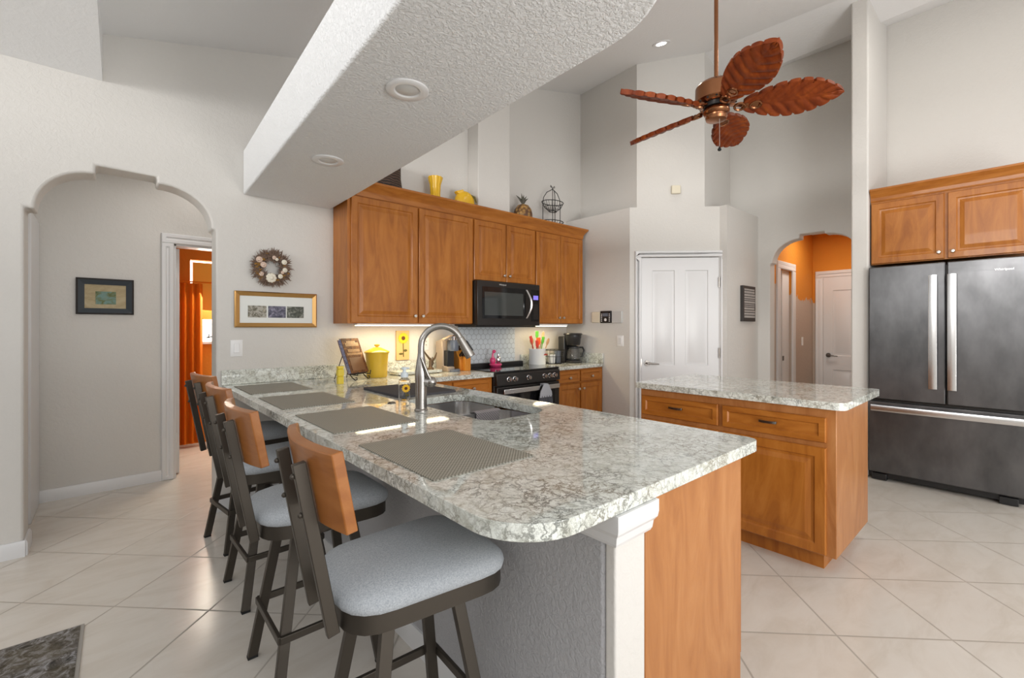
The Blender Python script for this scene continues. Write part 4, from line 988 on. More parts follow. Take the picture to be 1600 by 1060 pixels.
for loc, rz, lab in (((.622, 1.895, 0), R(0), 'bar stool second from free end of the peninsula, beside the faucet placemat'), ((.66, 2.61, 0), R(2), 'bar stool third from free end of peninsula, partly behind its neighbour'), ((.68, 3.31, 0), R(8), 'bar stool closest to the archway wall')):
    dup(st, loc, rz, lab)

# ------------------------------------------------------------------ ceiling fan
fc = Vector((2.895, 1.311, 2.745))
t_ = thing('ceiling_fan', 'copper ceiling fan with five carved leaf shaped wooden blades', 'ceiling fan', tuple(fc))
zc = ceil_z(fc.x, fc.y)
g = MB().tube([fc + UZ * .13, Vector((fc.x, fc.y, zc))], .0125, 12); obj('downrod', g, 'copper', t_)
g = MB().lathe([(.001, zc - .09), (.03, zc - .09), (.06, zc - .05), (.075, zc - .01), (.075, zc + .06), (.001, zc + .06)], (fc.x, fc.y, 0)); obj('canopy', g, 'copper', t_)
g = MB().lathe([(.001, .16), (.035, .155), (.06, .145), (.108, .138), (.124, .12), (.126, .03), (.116, .018), (.105, .012), (.001, .012)], tuple(fc), n=36); obj('motor_housing', g, 'copper', t_)
g = MB()
for k in range(14):
    a = 2 * PI * k / 14; g.sphere(fc + Vector((.1165 * math.cos(a), .1165 * math.sin(a), .020)), (.008, .008, .005), 6, 4)
obj('vent_holes', g, 'dark', t_)
g = MB().lathe([(.001, .012), (.078, .012), (.078, -.012), (.001, -.012)], tuple(fc), n=32); obj('flywheel', g, 'black', t_)
g = MB().lathe([(.001, -.012), (.064, -.012), (.076, -.022), (.080, -.038), (.074, -.050), (.060, -.058), (.058, -.066), (.066, -.072), (.060, -.088), (.035, -.096), (.001, -.098)], tuple(fc), n=32); obj('switch_housing', g, 'copper', t_)
g = MB().tube([fc + Vector((-.02, -.03, -.09)), fc + Vector((-.02, -.03, -.275))], .0016, 6); ch = obj('pull_chain', g, 'nickel', t_)
g = MB().lathe([(.001, 0), (.010, .004), (.012, .012), (.004, .026), (.001, .03)], tuple(fc + Vector((-.02, -.03, -.30))), n=12); obj('chain_bob', g, 'dark', ch)
PITCH = R(24)
def blade(az):
    rad_ = Vector((math.cos(az), math.sin(az), 0)); tan = Vector((-math.sin(az), math.cos(az), 0))
    ch_ = tan * math.cos(PITCH) - UZ * math.sin(PITCH); nr = rad_.cross(ch_).normalized()
    Lr0, Lr1 = .155, .69; NU, NV = 96, 24; top, bot = [], []
    def hw(u_):
        base_ = .128 * (math.sin(PI * min(1, u_ ** 1.06 * .93 + .07)) ** .78) * (1 - .06 * u_)
        return base_
    for i in range(NU + 1):
        u_ = i / NU; rt, rb = [], []
        for j in range(NV + 1):
            v_ = -1 + 2 * j / NV
            sft = u_ + .10 * abs(v_) ** 1.2        # veins sweep to the tip
            ph = (u_ - .13 * abs(v_)) * 8
            fr_ = ph - math.floor(ph)
            rip = .0085 * abs(math.sin(PI * ph)) ** .7 * min(1, abs(v_) * 5)
            notch = 1 - (.24 * max(0, 1 - min(fr_, 1 - fr_) / .12) if abs(v_) > .85 else 0)
            s_ = v_ * max(hw(u_), .003) * notch
            x_ = Lr0 + (Lr1 - Lr0) * (u_ + .05 * (abs(v_) ** 2) * math.sin(PI * u_))
            c_ = fc + rad_ * x_ + ch_ * s_ + UZ * (-.012)
            rid = .006 * math.exp(-(v_ / .06) ** 2)
            cup = .012 * v_ * v_
            rt.append(c_ + nr * (.006 + cup * 0 + rip)); rb.append(c_ - nr * (.006 + rip + rid))
        top.append(rt); bot.append(rb)
    g_ = MB(); vs = [p for r in top for p in r] + [p for r in bot for p in r]; n1 = NV + 1; o2 = (NU + 1) * n1; fs = []
    for i in range(NU):
        for j in range(NV):
            a = i * n1 + j
            fs.append((a, a + 1, a + n1 + 1, a + n1)); fs.append((o2 + a, o2 + a + n1, o2 + a + n1 + 1, o2 + a + 1))
        for j in (0, NV):
            a = i * n1 + j; fs.append((a, a + n1, o2 + a + n1, o2 + a))
    for i in (0, NU):
        for j in range(NV):
            a = i * n1 + j; fs.append((a, a + 1, o2 + a + 1, o2 + a))
    g_.add(vs, fs)
    bl = obj('blade', g_, 'leaf', t_, ang=70)
    g_ = MB(); p0_ = fc + rad_ * .07 + UZ * 0; p1_ = fc + rad_ * .15 - UZ * .018; p2_ = fc + rad_ * .24 - UZ * .022
    g_.bar(p0_, p1_, tan, .030, .010); g_.bar(p1_ - rad_ * .005, p2_, ch_, .038, .008)
    for s_ in (-1, 1): g_.tube([p1_ - nr * .006 + ch_ * s_ * .0 + rad_ * (.030 + .045 * s_) + ch_ * .026 * math.cos(a_) + rad_ * .030 * math.sin(a_) for a_ in [2 * PI * k_ / 14 for k_ in range(14)]], .008, 6, closed=True)
    obj('blade_iron', g_, 'copper', bl)
for k in range(5): blade(R(12 + 72 * k))

# ------------------------------------------------------------------ things on the walls
def framed(name, label, cat, o, u_, n_, w_, h_, fw, rings, material):
    """moulded frame, o = lower corner on the wall"""
    o, u_, n_ = Vector(o), Vector(u_), Vector(n_)
    t_ = thing(name, label, cat, tuple(o + u_ * w_ / 2)); g_ = MB(); R_ = []
    for ins, dp in rings:
        R_.append([o + u_ * a + UZ * b + n_ * dp for a, b in ((ins, ins), (w_ - ins, ins), (w_ - ins, h_ - ins), (ins, h_ - ins))])
    R_.append(R_[0]); g_.loft(R_, cap=False); obj('frame', g_, material, t_, ang=12)
    return t_
def rect(o, u_, n_, x0, z0, x1, z1, d0, d1):
    o, u_, n_ = Vector(o), Vector(u_), Vector(n_)
    return MB().hexa([o + u_ * a + UZ * b + n_ * d0 for a, b in ((x0, z0), (x1, z0), (x1, z1), (x0, z1))] + [o + u_ * a + UZ * b + n_ * d1 for a, b in ((x0, z0), (x1, z0), (x1, z1), (x0, z1))])
o_ = (.688, W, 1.336)
t_ = framed('picture_frame', 'wide gold frame with three small photographs in white mat', 'picture', o_, UX, -UY, .586, .272, .04, [(0, .001), (0, .016), (.008, .022), (.034, .012), (.034, .001)], 'gold')
obj('matboard', rect(o_, UX, -UY, .033, .033, .553, .239, .001, .008), 'matboard', t_)
for x, k in ((.088, 'ph1'), (.226, 'ph2'), (.360, 'ph3')): obj('photograph', rect(o_, UX, -UY, x, .075, x + .126, .165, .008, .0095), k, t_)
o_ = Vector((-.202, HY + .001 - .002, 1.441)); u2 = Vector((1, .0343, 0)).normalized(); n2 = Vector((.0343, -1, 0)).normalized(); o_ = Vector((-.202, HY + .0085, 1.441))
t_ = framed('picture_frame', 'dark framed landscape picture in the hall behind the archway', 'picture', o_, u2, n2, .353, .291, .05, [(0, 0), (0, .020), (.012, .024)], 'framedark')
g = MB(); R_ = [[Vector(o_) + u2 * a + UZ * b + n2 * dp for a, b in ((ins, ins), (.353 - ins, ins), (.353 - ins, .291 - ins), (ins, .291 - ins))] for ins, dp in ((.012, .002), (.012, .024), (.050, .010), (.050, .002))]
g.loft(R_ + [R_[0]], cap=False); obj('inner_frame', g, 'framegrey', t_, ang=12)
obj('glazed_print', rect(o_, u2, n2, .048, .048, .305, .243, .002, .006), 'glasspic', t_)
obj('painting', rect(o_, u2, n2, .115, .083, .240, .187, .006, .008), 'painting', t_)
# wreath
wc = Vector((.932, W - .035, 1.792))
t_ = thing('wreath', 'round dried wreath with cream blossoms above the gold frame', 'wreath', tuple(wc + Vector((0, .035, 0))))
g = MB().tube([wc + Vector((.098 * math.cos(a), .006, .098 * math.sin(a))) for a in [2 * PI * k / 28 for k in range(28)]], .024, 8, closed=True); obj('wreath_base', g, 'twig', t_)
g = MB(); rnd = random.Random(3)
for k in range(620):
    a = rnd.uniform(0, 2 * PI); r0 = rnd.uniform(.072, .125); d_ = a + rnd.uniform(-.9, .9)
    if r0 < .08: d_ += PI
    p = wc + Vector((r0 * math.cos(a), rnd.uniform(-.026, .010), r0 * math.sin(a))); L_ = rnd.uniform(.018, .045)
    q_ = p + Vector((L_ * math.cos(d_), rnd.uniform(-.018, .006), L_ * math.sin(d_)))
    g.tube([p, q_], [.0042, .0010], 4)
tw = obj('twigs', g, 'twig', t_); tw['kind'] = 'stuff'
g = MB()
for k in range(60):
    a = rnd.uniform(2.3, 4.0) if k < 40 else rnd.uniform(0, 6.28); r0 = rnd.uniform(.08, .12)
    p = wc + Vector((r0 * math.cos(a), -.022, r0 * math.sin(a))); g.sphere(p + Vector((0, rnd.uniform(-.006, .006), 0)), (rnd.uniform(.006, .013), .004, rnd.uniform(.003, .009)), 6, 4)
tw = obj('dry_leaves', g, 'moss', t_); tw['kind'] = 'stuff'
for dx, dz, r_, k_ in ((-.009, -.078, .037, 'shell'), (-.090, .055, .023, 'shellp'), (.083, .050, .020, 'shell'), (-.062, .018, .022, 'shellp'), (-.076, -.052, .017, 'shellp'), (.055, -.062, .018, 'shell'), (.088, -.012, .018, 'shell'), (.012, .078, .015, 'shellp'), (.030, .066, .012, 'shell'), (.070, -.030, .013, 'shellp')):
    g = MB()
    c_ = wc + Vector((dx, -.026, dz))
    for k in range(9):
        a = 2 * PI * k / 9; g.sphere(c_ + Vector((r_ * .62 * math.cos(a), -.002, r_ * .62 * math.sin(a))), (r_ * .42, r_ * .25, r_ * .42), 8, 6)
    g.sphere(c_ + Vector((0, -.006, 0)), (r_ * .5, r_ * .35, r_ * .5), 10, 8)
    obj('blossom', g, k_, t_)
def plate_switch(name, label, cat, o, u_, n_, w_, h_, rock=True, outlet=False):
    t_ = thing(name, label, cat, tuple(Vector(o)))
    obj('cover_plate', MB().panel(o, u_, UZ, n_, w_, h_, [(0, 0), (0, .004), (.003, .006)]), 'switch', t_)
    o = Vector(o); u_ = Vector(u_); n_ = Vector(n_)
    if rock: obj('rocker', MB().panel(o + u_ * w_ * .27 + UZ * h_ * .22 + n_ * .006, u_, UZ, n_, w_ * .46, h_ * .56, [(0, 0), (0, .002), (.002, .004)]), 'white', t_)
    if outlet:
        obj('receptacle', MB().panel(o + u_ * w_ * .27 + UZ * h_ * .2 + n_ * .006, u_, UZ, n_, w_ * .46, h_ * .6, [(0, 0), (0, .002)]), 'white', t_)
        g_ = MB()
        for zz in (.36, .64):
            for xx in (.42, .55): p = o + u_ * w_ * xx + UZ * h_ * zz + n_ * .0082; g_.hexa([p + u_ * a + UZ * b + n_ * c for c in (0, .0006) for a, b in ((0, 0), (.003, 0), (.003, .012), (0, .012))])
        obj('slots', g_, 'black', t_)
    return t_
plate_switch('light_switch', 'white rocker switch on the wall below gold picture frame', 'switch', (.664, W, 1.12), UX, -UY, .079, .122)
plate_switch('wall_outlet', 'white outlet under the wall cabinet beside the sunflower board', 'outlet', (2.268, W, 1.115), UX, -UY, .075, .122, False, True)
plate_switch('light_switch', 'white switch on the short pantry wall above the counter end', 'switch', (X1, 3.108, 1.122), -UY, -UX, .09, .122)
tag(obj('wall_panel', MB().box(X1 - .022, 3.335, 1.392, X1, 3.455, 1.520), 'cream', bev=.005), 'beige blank plate beside the black keypad on the pantry wall', 'wall plate')
t_ = thing('alarm_keypad', 'small black square keypad on the short pantry wall', 'keypad', (X1, 3.245, 1.388))
obj('housing', MB().box(X1 - .026, 3.178, 1.388, X1, 3.325, 1.528), 'black', t_, bev=.004)
obj('screen', MB().box(X1 - .0275, 3.215, 1.465, X1 - .0255, 3.29, 1.502), 'slate', t_)
g = MB()
for i in range(5):
    for yy in (3.195, 3.305): g.box(X1 - .0275, yy - .006, 1.405 + i * .02, X1 - .0255, yy + .006, 1.415 + i * .02)
g.lathe([(.001, 0), (.017, 0), (.017, -.003), (.001, -.003)], (X1 - .026, 3.25, 1.425), n=16, axis='x')
obj('buttons', g, 'switch', t_, label='white buttons')
tag(obj('wall_panel', MB().box(X1 - .02, 3.030, 1.386, X1, 3.168, 1.520), 'lens', bev=.005), 'pale grey blank plate beside the black keypad on the pantry wall', 'wall plate')
g = MB().hexa([dg(a, b_, z) for z in (2.815, 2.905) for a, b_ in ((.452, 0), (.548, 0), (.548, .035), (.452, .035))])
tag(obj('motion_detector', g, 'cream', bev=.006), 'small cream box high on the wall above the pantry door', 'detector')
t_ = thing('wall_sign', 'narrow dark wooden sign with faded lettering beside the hall arch', 'sign', (5.52, pr[1], 1.41))
SXa, SXb = 5.385, 5.735
obj('sign_board', MB().box(SXa, pr[1] - .035, 1.405, SXb, pr[1], 1.815), 'sign', t_, bev=.003)
rnd = random.Random(11); z = 1.79
for k in range(12):
    h_ = rnd.choice((.012, .018, .024)); z -= h_ + .009
    if z < 1.425: break
    g = MB(); x = SXa + .03
    while x < SXb - .03:
        w_ = rnd.uniform(.012, .04); g.box(x, pr[1] - .0365, z, min(x + w_, SXb - .02), pr[1] - .0348, z + h_); x += w_ + .006
    obj('lettering', g, 'signtext', t_)
t_ = thing('sunflower_board', 'pale wooden board with a painted sunflower leaning on the backsplash', 'plaque', (2.05, W - .03, 1.023))
obj('board', MB().box(1.985, W - .022, 1.030, 2.118, W - .004, 1.305), 'woodpale', t_, bev=.003)
flower(t_, (2.052, W - .024, 1.235), (0, -1, 0), .056, 14)
g = MB().tube([(2.052, W - .024, 1.19), (2.056, W - .024, 1.06)], .004, 6); g.sphere((2.075, W - .024, 1.12), (.02, .003, .012), 8, 6); g.sphere((2.03, W - .024, 1.09), (.022, .003, .010), 8, 6); obj('stem', g, 'stem', t_)

# ------------------------------------------------------------------ things on the counters
t_ = thing('canister', 'mustard yellow ceramic canister with knobbed lid', 'canister', (1.702, 3.66, .9145))
g = MB().lathe([(.001, .9145), (.080, .9145), (.084, .922), (.090, 1.05), (.094, 1.10), (.097, 1.118), (.001, 1.118)], (1.702, 3.66, 0), n=32); obj('jar', g, 'canister', t_)
g = MB().lathe([(.001, 1.118), (.102, 1.118), (.104, 1.128), (.098, 1.134), (.060, 1.152), (.030, 1.166), (.012, 1.168), (.012, 1.174), (.022, 1.180), (.024, 1.190), (.001, 1.194)], (1.702, 3.66, 0), n=32); obj('lid', g, 'canister', t_)
# cookbook on stand
BC = (1.475, 3.585, .9145); bz = R(27)
t_ = thing('book_stand', 'black wrought iron easel with curled feet', 'stand', BC, bz)
g = MB()
for s_ in (-1, 1):
    g.tube([(s_ * .075, .085, .33), (s_ * .075, .02, .12), (s_ * .075, -.02, .05), (s_ * .075, -.095, .045), (s_ * .075, -.10, .075)], .004, 6)
    g.tube([(s_ * .075, -.02, .05), (s_ * .075, -.05, .02), (s_ * .075, -.075, .006), (s_ * .075, -.092, .014), (s_ * .075, -.088, .028), (s_ * .075, -.075, .026)], .004, 6)
g.tube([(-.075, -.03, .048), (.075, -.03, .048)], .004, 6); g.tube([(-.075, .06, .25), (.075, .06, .25)], .004, 6)
obj('frame', g, 'iron', t_, world=False)
g = MB().tube([(-.04, .06, .25), (-.07, .14, .004)], .0035, 6); g.tube([(.04, .06, .25), (.07, .14, .004)], .0035, 6); obj('rear_leg', g, 'iron', t_, world=False)
t_ = thing('cookbook', 'thick brown cookbook propped on the iron easel', 'book', BC, bz)
tl = Matrix.Rotation(R(-20), 4, 'X') @ Matrix.Identity(4)
def bk(m_): m_.M = Matrix.Translation((0, -.045, .055)) @ Matrix.Rotation(R(-22), 4, 'X'); return m_
obj('page_block', bk(MB()).box(-.098, -.012, .005, .095, .018, .288), 'pages', t_, world=False)
obj('cover', bk(MB()).box(-.10, -.0165, 0, .10, -.012, .293).box(-.10, .018, 0, .10, .0225, .293).box(.096, -.0165, 0, .10, .0225, .293), 'book', t_, world=False, bev=.001)
g = bk(MB())
for z0, z1, x0, x1 in ((.225, .255, -.07, .07), (.175, .20, -.06, .06), (.15, .168, -.08, .08), (.255, .27, -.05, .05)):
    x = x0
    while x < x1: g.box(x, -.0172, z0, x + .012, -.0164, z1); x += .017
obj('title_lettering', g, 'book2', t_, world=False)
g = bk(MB()).panel((-.075, -.0165, .02), (1, 0, 0), (0, 0, 1), (0, -1, 0), .15, .11, [(0, 0), (0, .001), (.012, .001), (.012, .0004)]); M['book3'] = mat('dark_tan_cover_picture', (0.15, 0.065, 0.025), 0.4)
obj('cover_picture', g, 'book3', t_, world=False)
g = MB()
g.loft([[(x, y, z) for x, y in rrect(1.268 - k, 3.38 - k, 1.312 + k, 3.42 + k, (.008,) * 4)] for z, k in ((.9145, 0), (.965, 0), (.970, -.004), (.976, .002), (.99, .002), (1.02, .001), (1.024, -.004), (1.03, .001), (1.045, .001))])
tag(obj('pepper_mill', g, 'yellow2'), 'slim bright yellow block beside the cookbook easel', 'kitchen block')
# stone board + figurine
t_ = tag(obj('cutting_board', slab(rrect(1.865, 3.60, 2.33, 3.82, (.03,) * 4), [], .922, .945), 'granboard', bev=.006), 'pale veined stone board lying below the sunflower board', 'cutting board')
g = MB()
for x in (1.9, 2.29):
    for y in (3.63, 3.79): g.lathe([(.001, .9145), (.010, .9145), (.010, .922), (.001, .922)], (x, y, 0), n=10)
obj('foot_pad', g, 'dark', t_)
g = MB(); g.lathe([(.001, .9455), (.035, .9455), (.033, .955), (.018, .965), (.014, 1.02), (.010, 1.05), (.001, 1.052)], (2.245, 3.69, 0), n=14)
g.tube([(2.245, 3.69, 1.03), (2.20, 3.68, 1.075), (2.165, 3.67, 1.115)], [.011, .009, .006], 8); g.tube([(2.245, 3.69, 1.0), (2.285, 3.68, 1.05), (2.30, 3.67, 1.10)], [.012, .010, .004], 8); g.tube([(2.25, 3.69, .96), (2.272, 3.685, 1.0), (2.262, 3.685, 1.06)], [.007, .007, .004], 8)
tag(obj('figurine', g, 'figbrown'), 'small branching bronze figurine on the stone board', 'figurine')
# pod coffee machine
t_ = thing('pod_coffee_machine', 'taupe and slate single cup coffee machine with raised lever', 'coffee machine', (2.44, 3.70, .9145))
g = MB().extrude([(2.385, y, z) for y, z in ((3.61, .9145), (3.82, .9145), (3.83, 1.20), (3.72, 1.225), (3.70, 1.12), (3.70, .97), (3.61, .96))], (.080, 0, 0)); obj('machine_body', g, 'taupe', t_, bev=.008)
obj('drip_recess', MB().box(2.40, 3.64, .955, 2.475, 3.72, 1.115), 'black', t_, bev=.003)
g = MB().lathe([(.001, 1.11), (.052, 1.11), (.055, 1.12), (.055, 1.205), (.050, 1.215), (.001, 1.215)], (2.475, 3.66, 0), n=28); obj('brew_head', g, 'slate', t_)
g = MB().lathe([(.001, 1.215), (.046, 1.215), (.048, 1.225), (.050, 1.25), (.030, 1.262), (.001, 1.264)], (2.475, 3.66, 0), n=28); obj('lid_ring', g, 'chrome', t_)
obj('lever', MB().bar((2.455, 3.65, 1.255), (2.350, 3.64, 1.215), (0, 0, 1), .022, .05), 'taupe', t_, bev=.005)
obj('drip_tray', MB().lathe([(.001, .9145), (.06, .9145), (.062, .93), (.055, .938), (.001, .938)], (2.465, 3.63, 0), n=28), 'slate', t_)
# knife block
t_ = thing('knife_block', 'orange wooden knife block with black handled knives', 'knife block', (2.582, 3.70, .9145))
g = MB().extrude([(2.537, y, z) for y, z in ((3.63, .9145), (3.79, .9145), (3.79, 1.06), (3.735, 1.15), (3.63, 1.02))], (.095, 0, 0)); obj('block', g, 'block', t_, bev=.004)
obj('front_step', MB().box(2.565, 3.585, .9145, 2.634, 3.629, 1.05), 'block', t_, bev=.004)
for i, (x, l_) in enumerate(((2.557, .10), (2.584, .13), (2.612, .115))):
    for j, t0 in enumerate((.3, .75)):
        p = Vector((x, 3.735 - .105 * (1 - t0) , 1.15 - .13 * (1 - t0))); d_ = Vector((.14, -.72, .70)).normalized() if j else Vector((.1, -.72, .70)).normalized()
        obj('knife', MB().bar(p - d_ * .03, p + d_ * l_ * (.8 if j == 0 else 1), (0, .7, .7), .024, .014), 'black', t_, bev=.004)
# flamingo pair
t_ = thing('flamingo_figurine', 'small hot pink and silver bird figurine on the cooktop', 'figurine', (3.06, 3.725, .9225))
g = MB().lathe([(.001, .9225), (.055, .9225), (.068, .94), (.062, .955), (.001, .958)], (3.06, 3.725, 0), n=20); g.sphere((3.022, 3.725, .985), (.034, .03, .04), 12, 8); g.tube([(3.02, 3.72, 1.0), (3.012, 3.715, 1.05), (3.028, 3.713, 1.085), (3.045, 3.725, 1.075)], [.016, .010, .010, .006], 8); g.sphere((3.03, 3.713, 1.083), (.021, .018, .018), 10, 8); obj('pink_bird', g, 'pink', t_)
g = MB().sphere((3.093, 3.72, .99), (.028, .026, .042), 12, 8); g.tube([(3.093, 3.72, 1.02), (3.088, 3.715, 1.055), (3.10, 3.713, 1.065)], [.014, .009, .007], 8); obj('silver_bird', g, 'chrome', t_)
# utensil crock
KX, KY = 3.655, 3.70
t_ = thing('utensil_crock', 'white stoneware crock holding cooking utensils', 'crock', (KX, KY, .9145))
obj('crock', MB().lathe([(.001, .9145), (.094, .9145), (.097, .92), (.094, 1.08), (.098, 1.088), (.097, 1.095), (.086, 1.095), (.084, .93), (.001, .93)], (KX, KY, 0), n=32), 'crock', t_)
g = MB()
for k in range(5): g.box(KX + .012 + k * .011, KY - .099, 1.02 + .004 * (k % 2), KX + .020 + k * .011, KY - .092, 1.032 + .004 * (k % 3))
obj('crock_lettering', g, 'red', t_)
uts = [(-.055, -.02, -.13, 1.23, 'red', 'red handled spatula leaning in the crock', .022), (-.035, .02, -.07, 1.215, 'spoonwood', 'wooden spoon with broad bowl in the crock', .032), (-.01, -.02, -.03, 1.18, 'red', 'short red spoon in the crock', .026), (.015, -.015, .0, 1.21, 'oran', 'orange silicone spatula in the crock', .036), (.02, .03, .035, 1.285, 'green', 'tall green silicone spatula in the crock', .027), (.045, .0, .10, 1.22, 'green', 'green silicone spoon leaning in the crock', .024), (.04, .03, .14, 1.275, 'spoonwood', 'long wooden spoon leaning in the crock', .024), (.055, -.02, .16, 1.20, 'spoonwood', 'flat wooden turner leaning out of the crock', .024)]
for bx, by, tx_, tz_, mm, lab, r_ in uts:
    p0_ = Vector((KX + bx * .6, KY + by, .935)); p1_ = Vector((KX + tx_, KY + by * 1.3, tz_)); d_ = (p1_ - p0_).normalized(); pm = p1_ - d_ * .075
    ut = thing('cooking_utensil', lab, 'utensil', tuple(p0_), 0, 'utensils in the crock')
    obj('handle', MB().tube([p0_, pm], .006, 8), mm if mm != 'oran' else 'spoonwood', ut)
    g = MB(); Rr = []
    for k in range(7):
        t0 = k / 6; ww = r_ * (math.sin(PI * min(.97, .08 + t0 * .85)) ** .5) if mm == 'spoonwood' else r_ * (.55 + .45 * min(1, t0 * 3))
        c_ = pm + d_ * (.085 * t0); sd = Vector((1, 0, 0)) - d_ * d_.x; sd.normalize(); nr = d_.cross(sd)
        Rr.append([c_ + sd * ww, c_ + nr * .006, c_ - sd * ww, c_ - nr * .004])
    obj('head', MB().loft(Rr), mm, ut, bev=.002)
# wire fruit basket with black mug
t_ = thing('wire_basket', 'small black wire basket with looped handle next to the crock', 'basket', (3.885, 3.66, .9145))
bx_, by_ = 3.885, 3.66
circ = lambda r_, z_, n_=28: [(bx_ + r_ * math.cos(2 * PI * k / n_), by_ + r_ * math.sin(2 * PI * k / n_), z_) for k in range(n_)]
g = MB().tube(circ(.128, 1.075), .0045, 6, closed=True).tube(circ(.118, 1.0), .003, 6, closed=True).tube(circ(.092, .918), .0035, 6, closed=True); obj('rim', g, 'iron', t_)
g = MB()
for k in range(18):
    a = 2 * PI * k / 18; g.tube([(bx_ + r_ * math.cos(a), by_ + r_ * math.sin(a), z_) for r_, z_ in ((.128, 1.075), (.124, 1.02), (.11, .96), (.092, .918))], .0024, 5)
for k in range(-3, 4):
    x_ = k * .026; h_ = math.sqrt(.092 ** 2 - x_ ** 2); g.tube([(bx_ + x_, by_ - h_, .9175), (bx_ + x_, by_ + h_, .9175)], .0022, 5)
obj('wires', g, 'iron', t_)
g = MB().lathe([(.001, .9205), (.034, .9205), (.038, .93), (.046, 1.02), (.042, 1.02), (.034, .93), (.001, .93)], (bx_ - .045, by_ - .01, 0), n=24)
tag(obj('cup', g, 'crock'), 'small white cup standing inside the black wire basket', 'cup')
t_ = thing('mug', 'small black mug standing inside the black wire basket', 'mug', (bx_ + .045, by_ - .02, .9205))
mx, my = bx_ + .045, by_ - .02
g = MB().lathe([(.001, .9205), (.030, .9205), (.034, .93), (.040, 1.04), (.043, 1.06), (.037, 1.06), (.030, .94), (.001, .935)], (mx, my, 0), n=24); obj('mug_body', g, 'slate', t_)
obj('handle', MB().tube([(mx + .03, my - .026, 1.045), (mx + .045, my - .05, 1.04), (mx + .047, my - .052, 1.0), (mx + .028, my - .026, .975)], .006, 8), 'black', t_)
# drip coffee maker
cx_, cy_ = 4.165, 3.60
t_ = thing('coffee_maker', 'black drip coffee maker with glass carafe', 'coffee maker', (cx_, cy_, .9145))
obj('base', MB().lathe([(.001, .9145), (.095, .9145), (.10, .925), (.092, .945), (.001, .947)], (cx_, cy_, 0), n=32), 'black', t_)
obj('tower', MB().box(cx_ - .11, cy_ + .05, .9145, cx_ + .03, cy_ + .15, 1.23), 'black', t_, bev=.012)
obj('brew_basket', MB().lathe([(.001, 1.125), (.080, 1.125), (.088, 1.14), (.094, 1.20), (.100, 1.215), (.100, 1.245), (.001, 1.245)], (cx_ - .01, cy_, 0), n=32), 'black', t_)
obj('lid', MB().lathe([(.001, 1.245), (.112, 1.245), (.115, 1.255), (.105, 1.267), (.001, 1.270)], (cx_ - .01, cy_, 0), n=32), 'black', t_)
car = obj('carafe', MB().lathe([(.001, .948), (.070, .948), (.084, .965), (.082, 1.01), (.062, 1.08), (.060, 1.10), (.056, 1.10), (.058, 1.08), (.076, 1.01), (.078, .97), (.066, .954), (.001, .953)], (cx_, cy_, 0), n=32), 'smoke', t_)
obj('carafe_collar', MB().lathe([(.062, 1.085), (.067, 1.088), (.067, 1.105), (.03, 1.12), (.001, 1.12), (.001, 1.10), (.062, 1.10)], (cx_, cy_, 0), n=28), 'black', car)
obj('carafe_handle', MB().tube([(cx_ + .062, cy_ - .02, 1.095), (cx_ + .12, cy_ - .04, 1.095), (cx_ + .14, cy_ - .045, 1.06), (cx_ + .125, cy_ - .04, .99), (cx_ + .08, cy_ - .028, .985)], [.010, .011, .011, .010, .007], 10), 'black', car)

# ------------------------------------------------------------------ ornaments on the cabinets
ZT = 2.5005; OY = 3.725
g = MB().lathe([(.001, ZT), (.20, ZT), (.192, ZT + .06), (.178, ZT + .15), (.178, ZT + .24), (.185, ZT + .33), (.17, ZT + .33), (.16, ZT + .05), (.001, ZT + .04)], (0, 0, 0), n=48, sx=1.0, sy=.68)
o = obj('wicker_basket', g, 'basket'); o.location = (1.77, OY, 0)
tag(o, 'dark swirled wicker planter on the cabinet top partly behind the soffit', 'basket')
g = MB(); Rr = []
for z_, r_ in ((0, .047), (.01, .052), (.10, .045), (.19, .050), (.245, .066), (.262, .068), (.262, .060), (.20, .044), (.02, .04)):
    Rr.append([((r_ * (1 + .05 * math.cos(10 * a))) * math.cos(a), (r_ * (1 + .05 * math.cos(10 * a))) * math.sin(a), z_) for a in [2 * PI * k / 60 for k in range(60)]])
o = obj('flower_vase', MB().loft(Rr), 'yellow'); o.location = (2.318, OY, ZT)
tag(o, 'slim fluted yellow vase standing on the cabinet top', 'vase')
t_ = thing('pitcher', 'round yellow disc pitcher lying low on the cabinet top', 'pitcher', (2.655, OY, ZT))
g = MB(); Rr = []
for k in range(25):
    th = PI * k / 24; 
    Rr.append([(.105 * math.sin(a) * 1.0 * (1) + 2.665, OY + .055 * math.cos(th) , ZT + .100 + .100 * math.cos(a)) if False else (2.66 + .112 * math.sin(th) ** .6 * math.cos(a), OY - .055 * math.cos(th), max(ZT, ZT + .092 + .105 * math.sin(th) ** .6 * math.sin(a))) for a in [2 * PI * i / 40 for i in range(40)]])
g.loft(Rr)
obj('jug_body', g, 'yellow', t_)
g = MB().loft([[(x + dx, OY + y * k, z) for dx, y, z in ((-.03, -.03, ZT + .15), (.04, -.03, ZT + .165), (.04, .03, ZT + .165), (-.03, .03, ZT + .15))] for x, k in ((2.60, 1.0),)] + [[(2.545, OY - .022, ZT + .175), (2.625, OY - .03, ZT + .205), (2.625, OY + .03, ZT + .205), (2.545, OY + .022, ZT + .175)]])
obj('spout', g, 'yellow', t_, bev=.006)
g = MB().tube([(2.70, OY - .02, ZT + .17), (2.745, OY - .05, ZT + .14), (2.77, OY - .05, ZT + .09)], [.008, .012, .006], 8); obj('handle_slot', g, 'stem', t_)
t_ = thing('pineapple_ornament', 'carved golden wooden pineapple on the cabinet top', 'ornament', (3.455, OY, ZT))
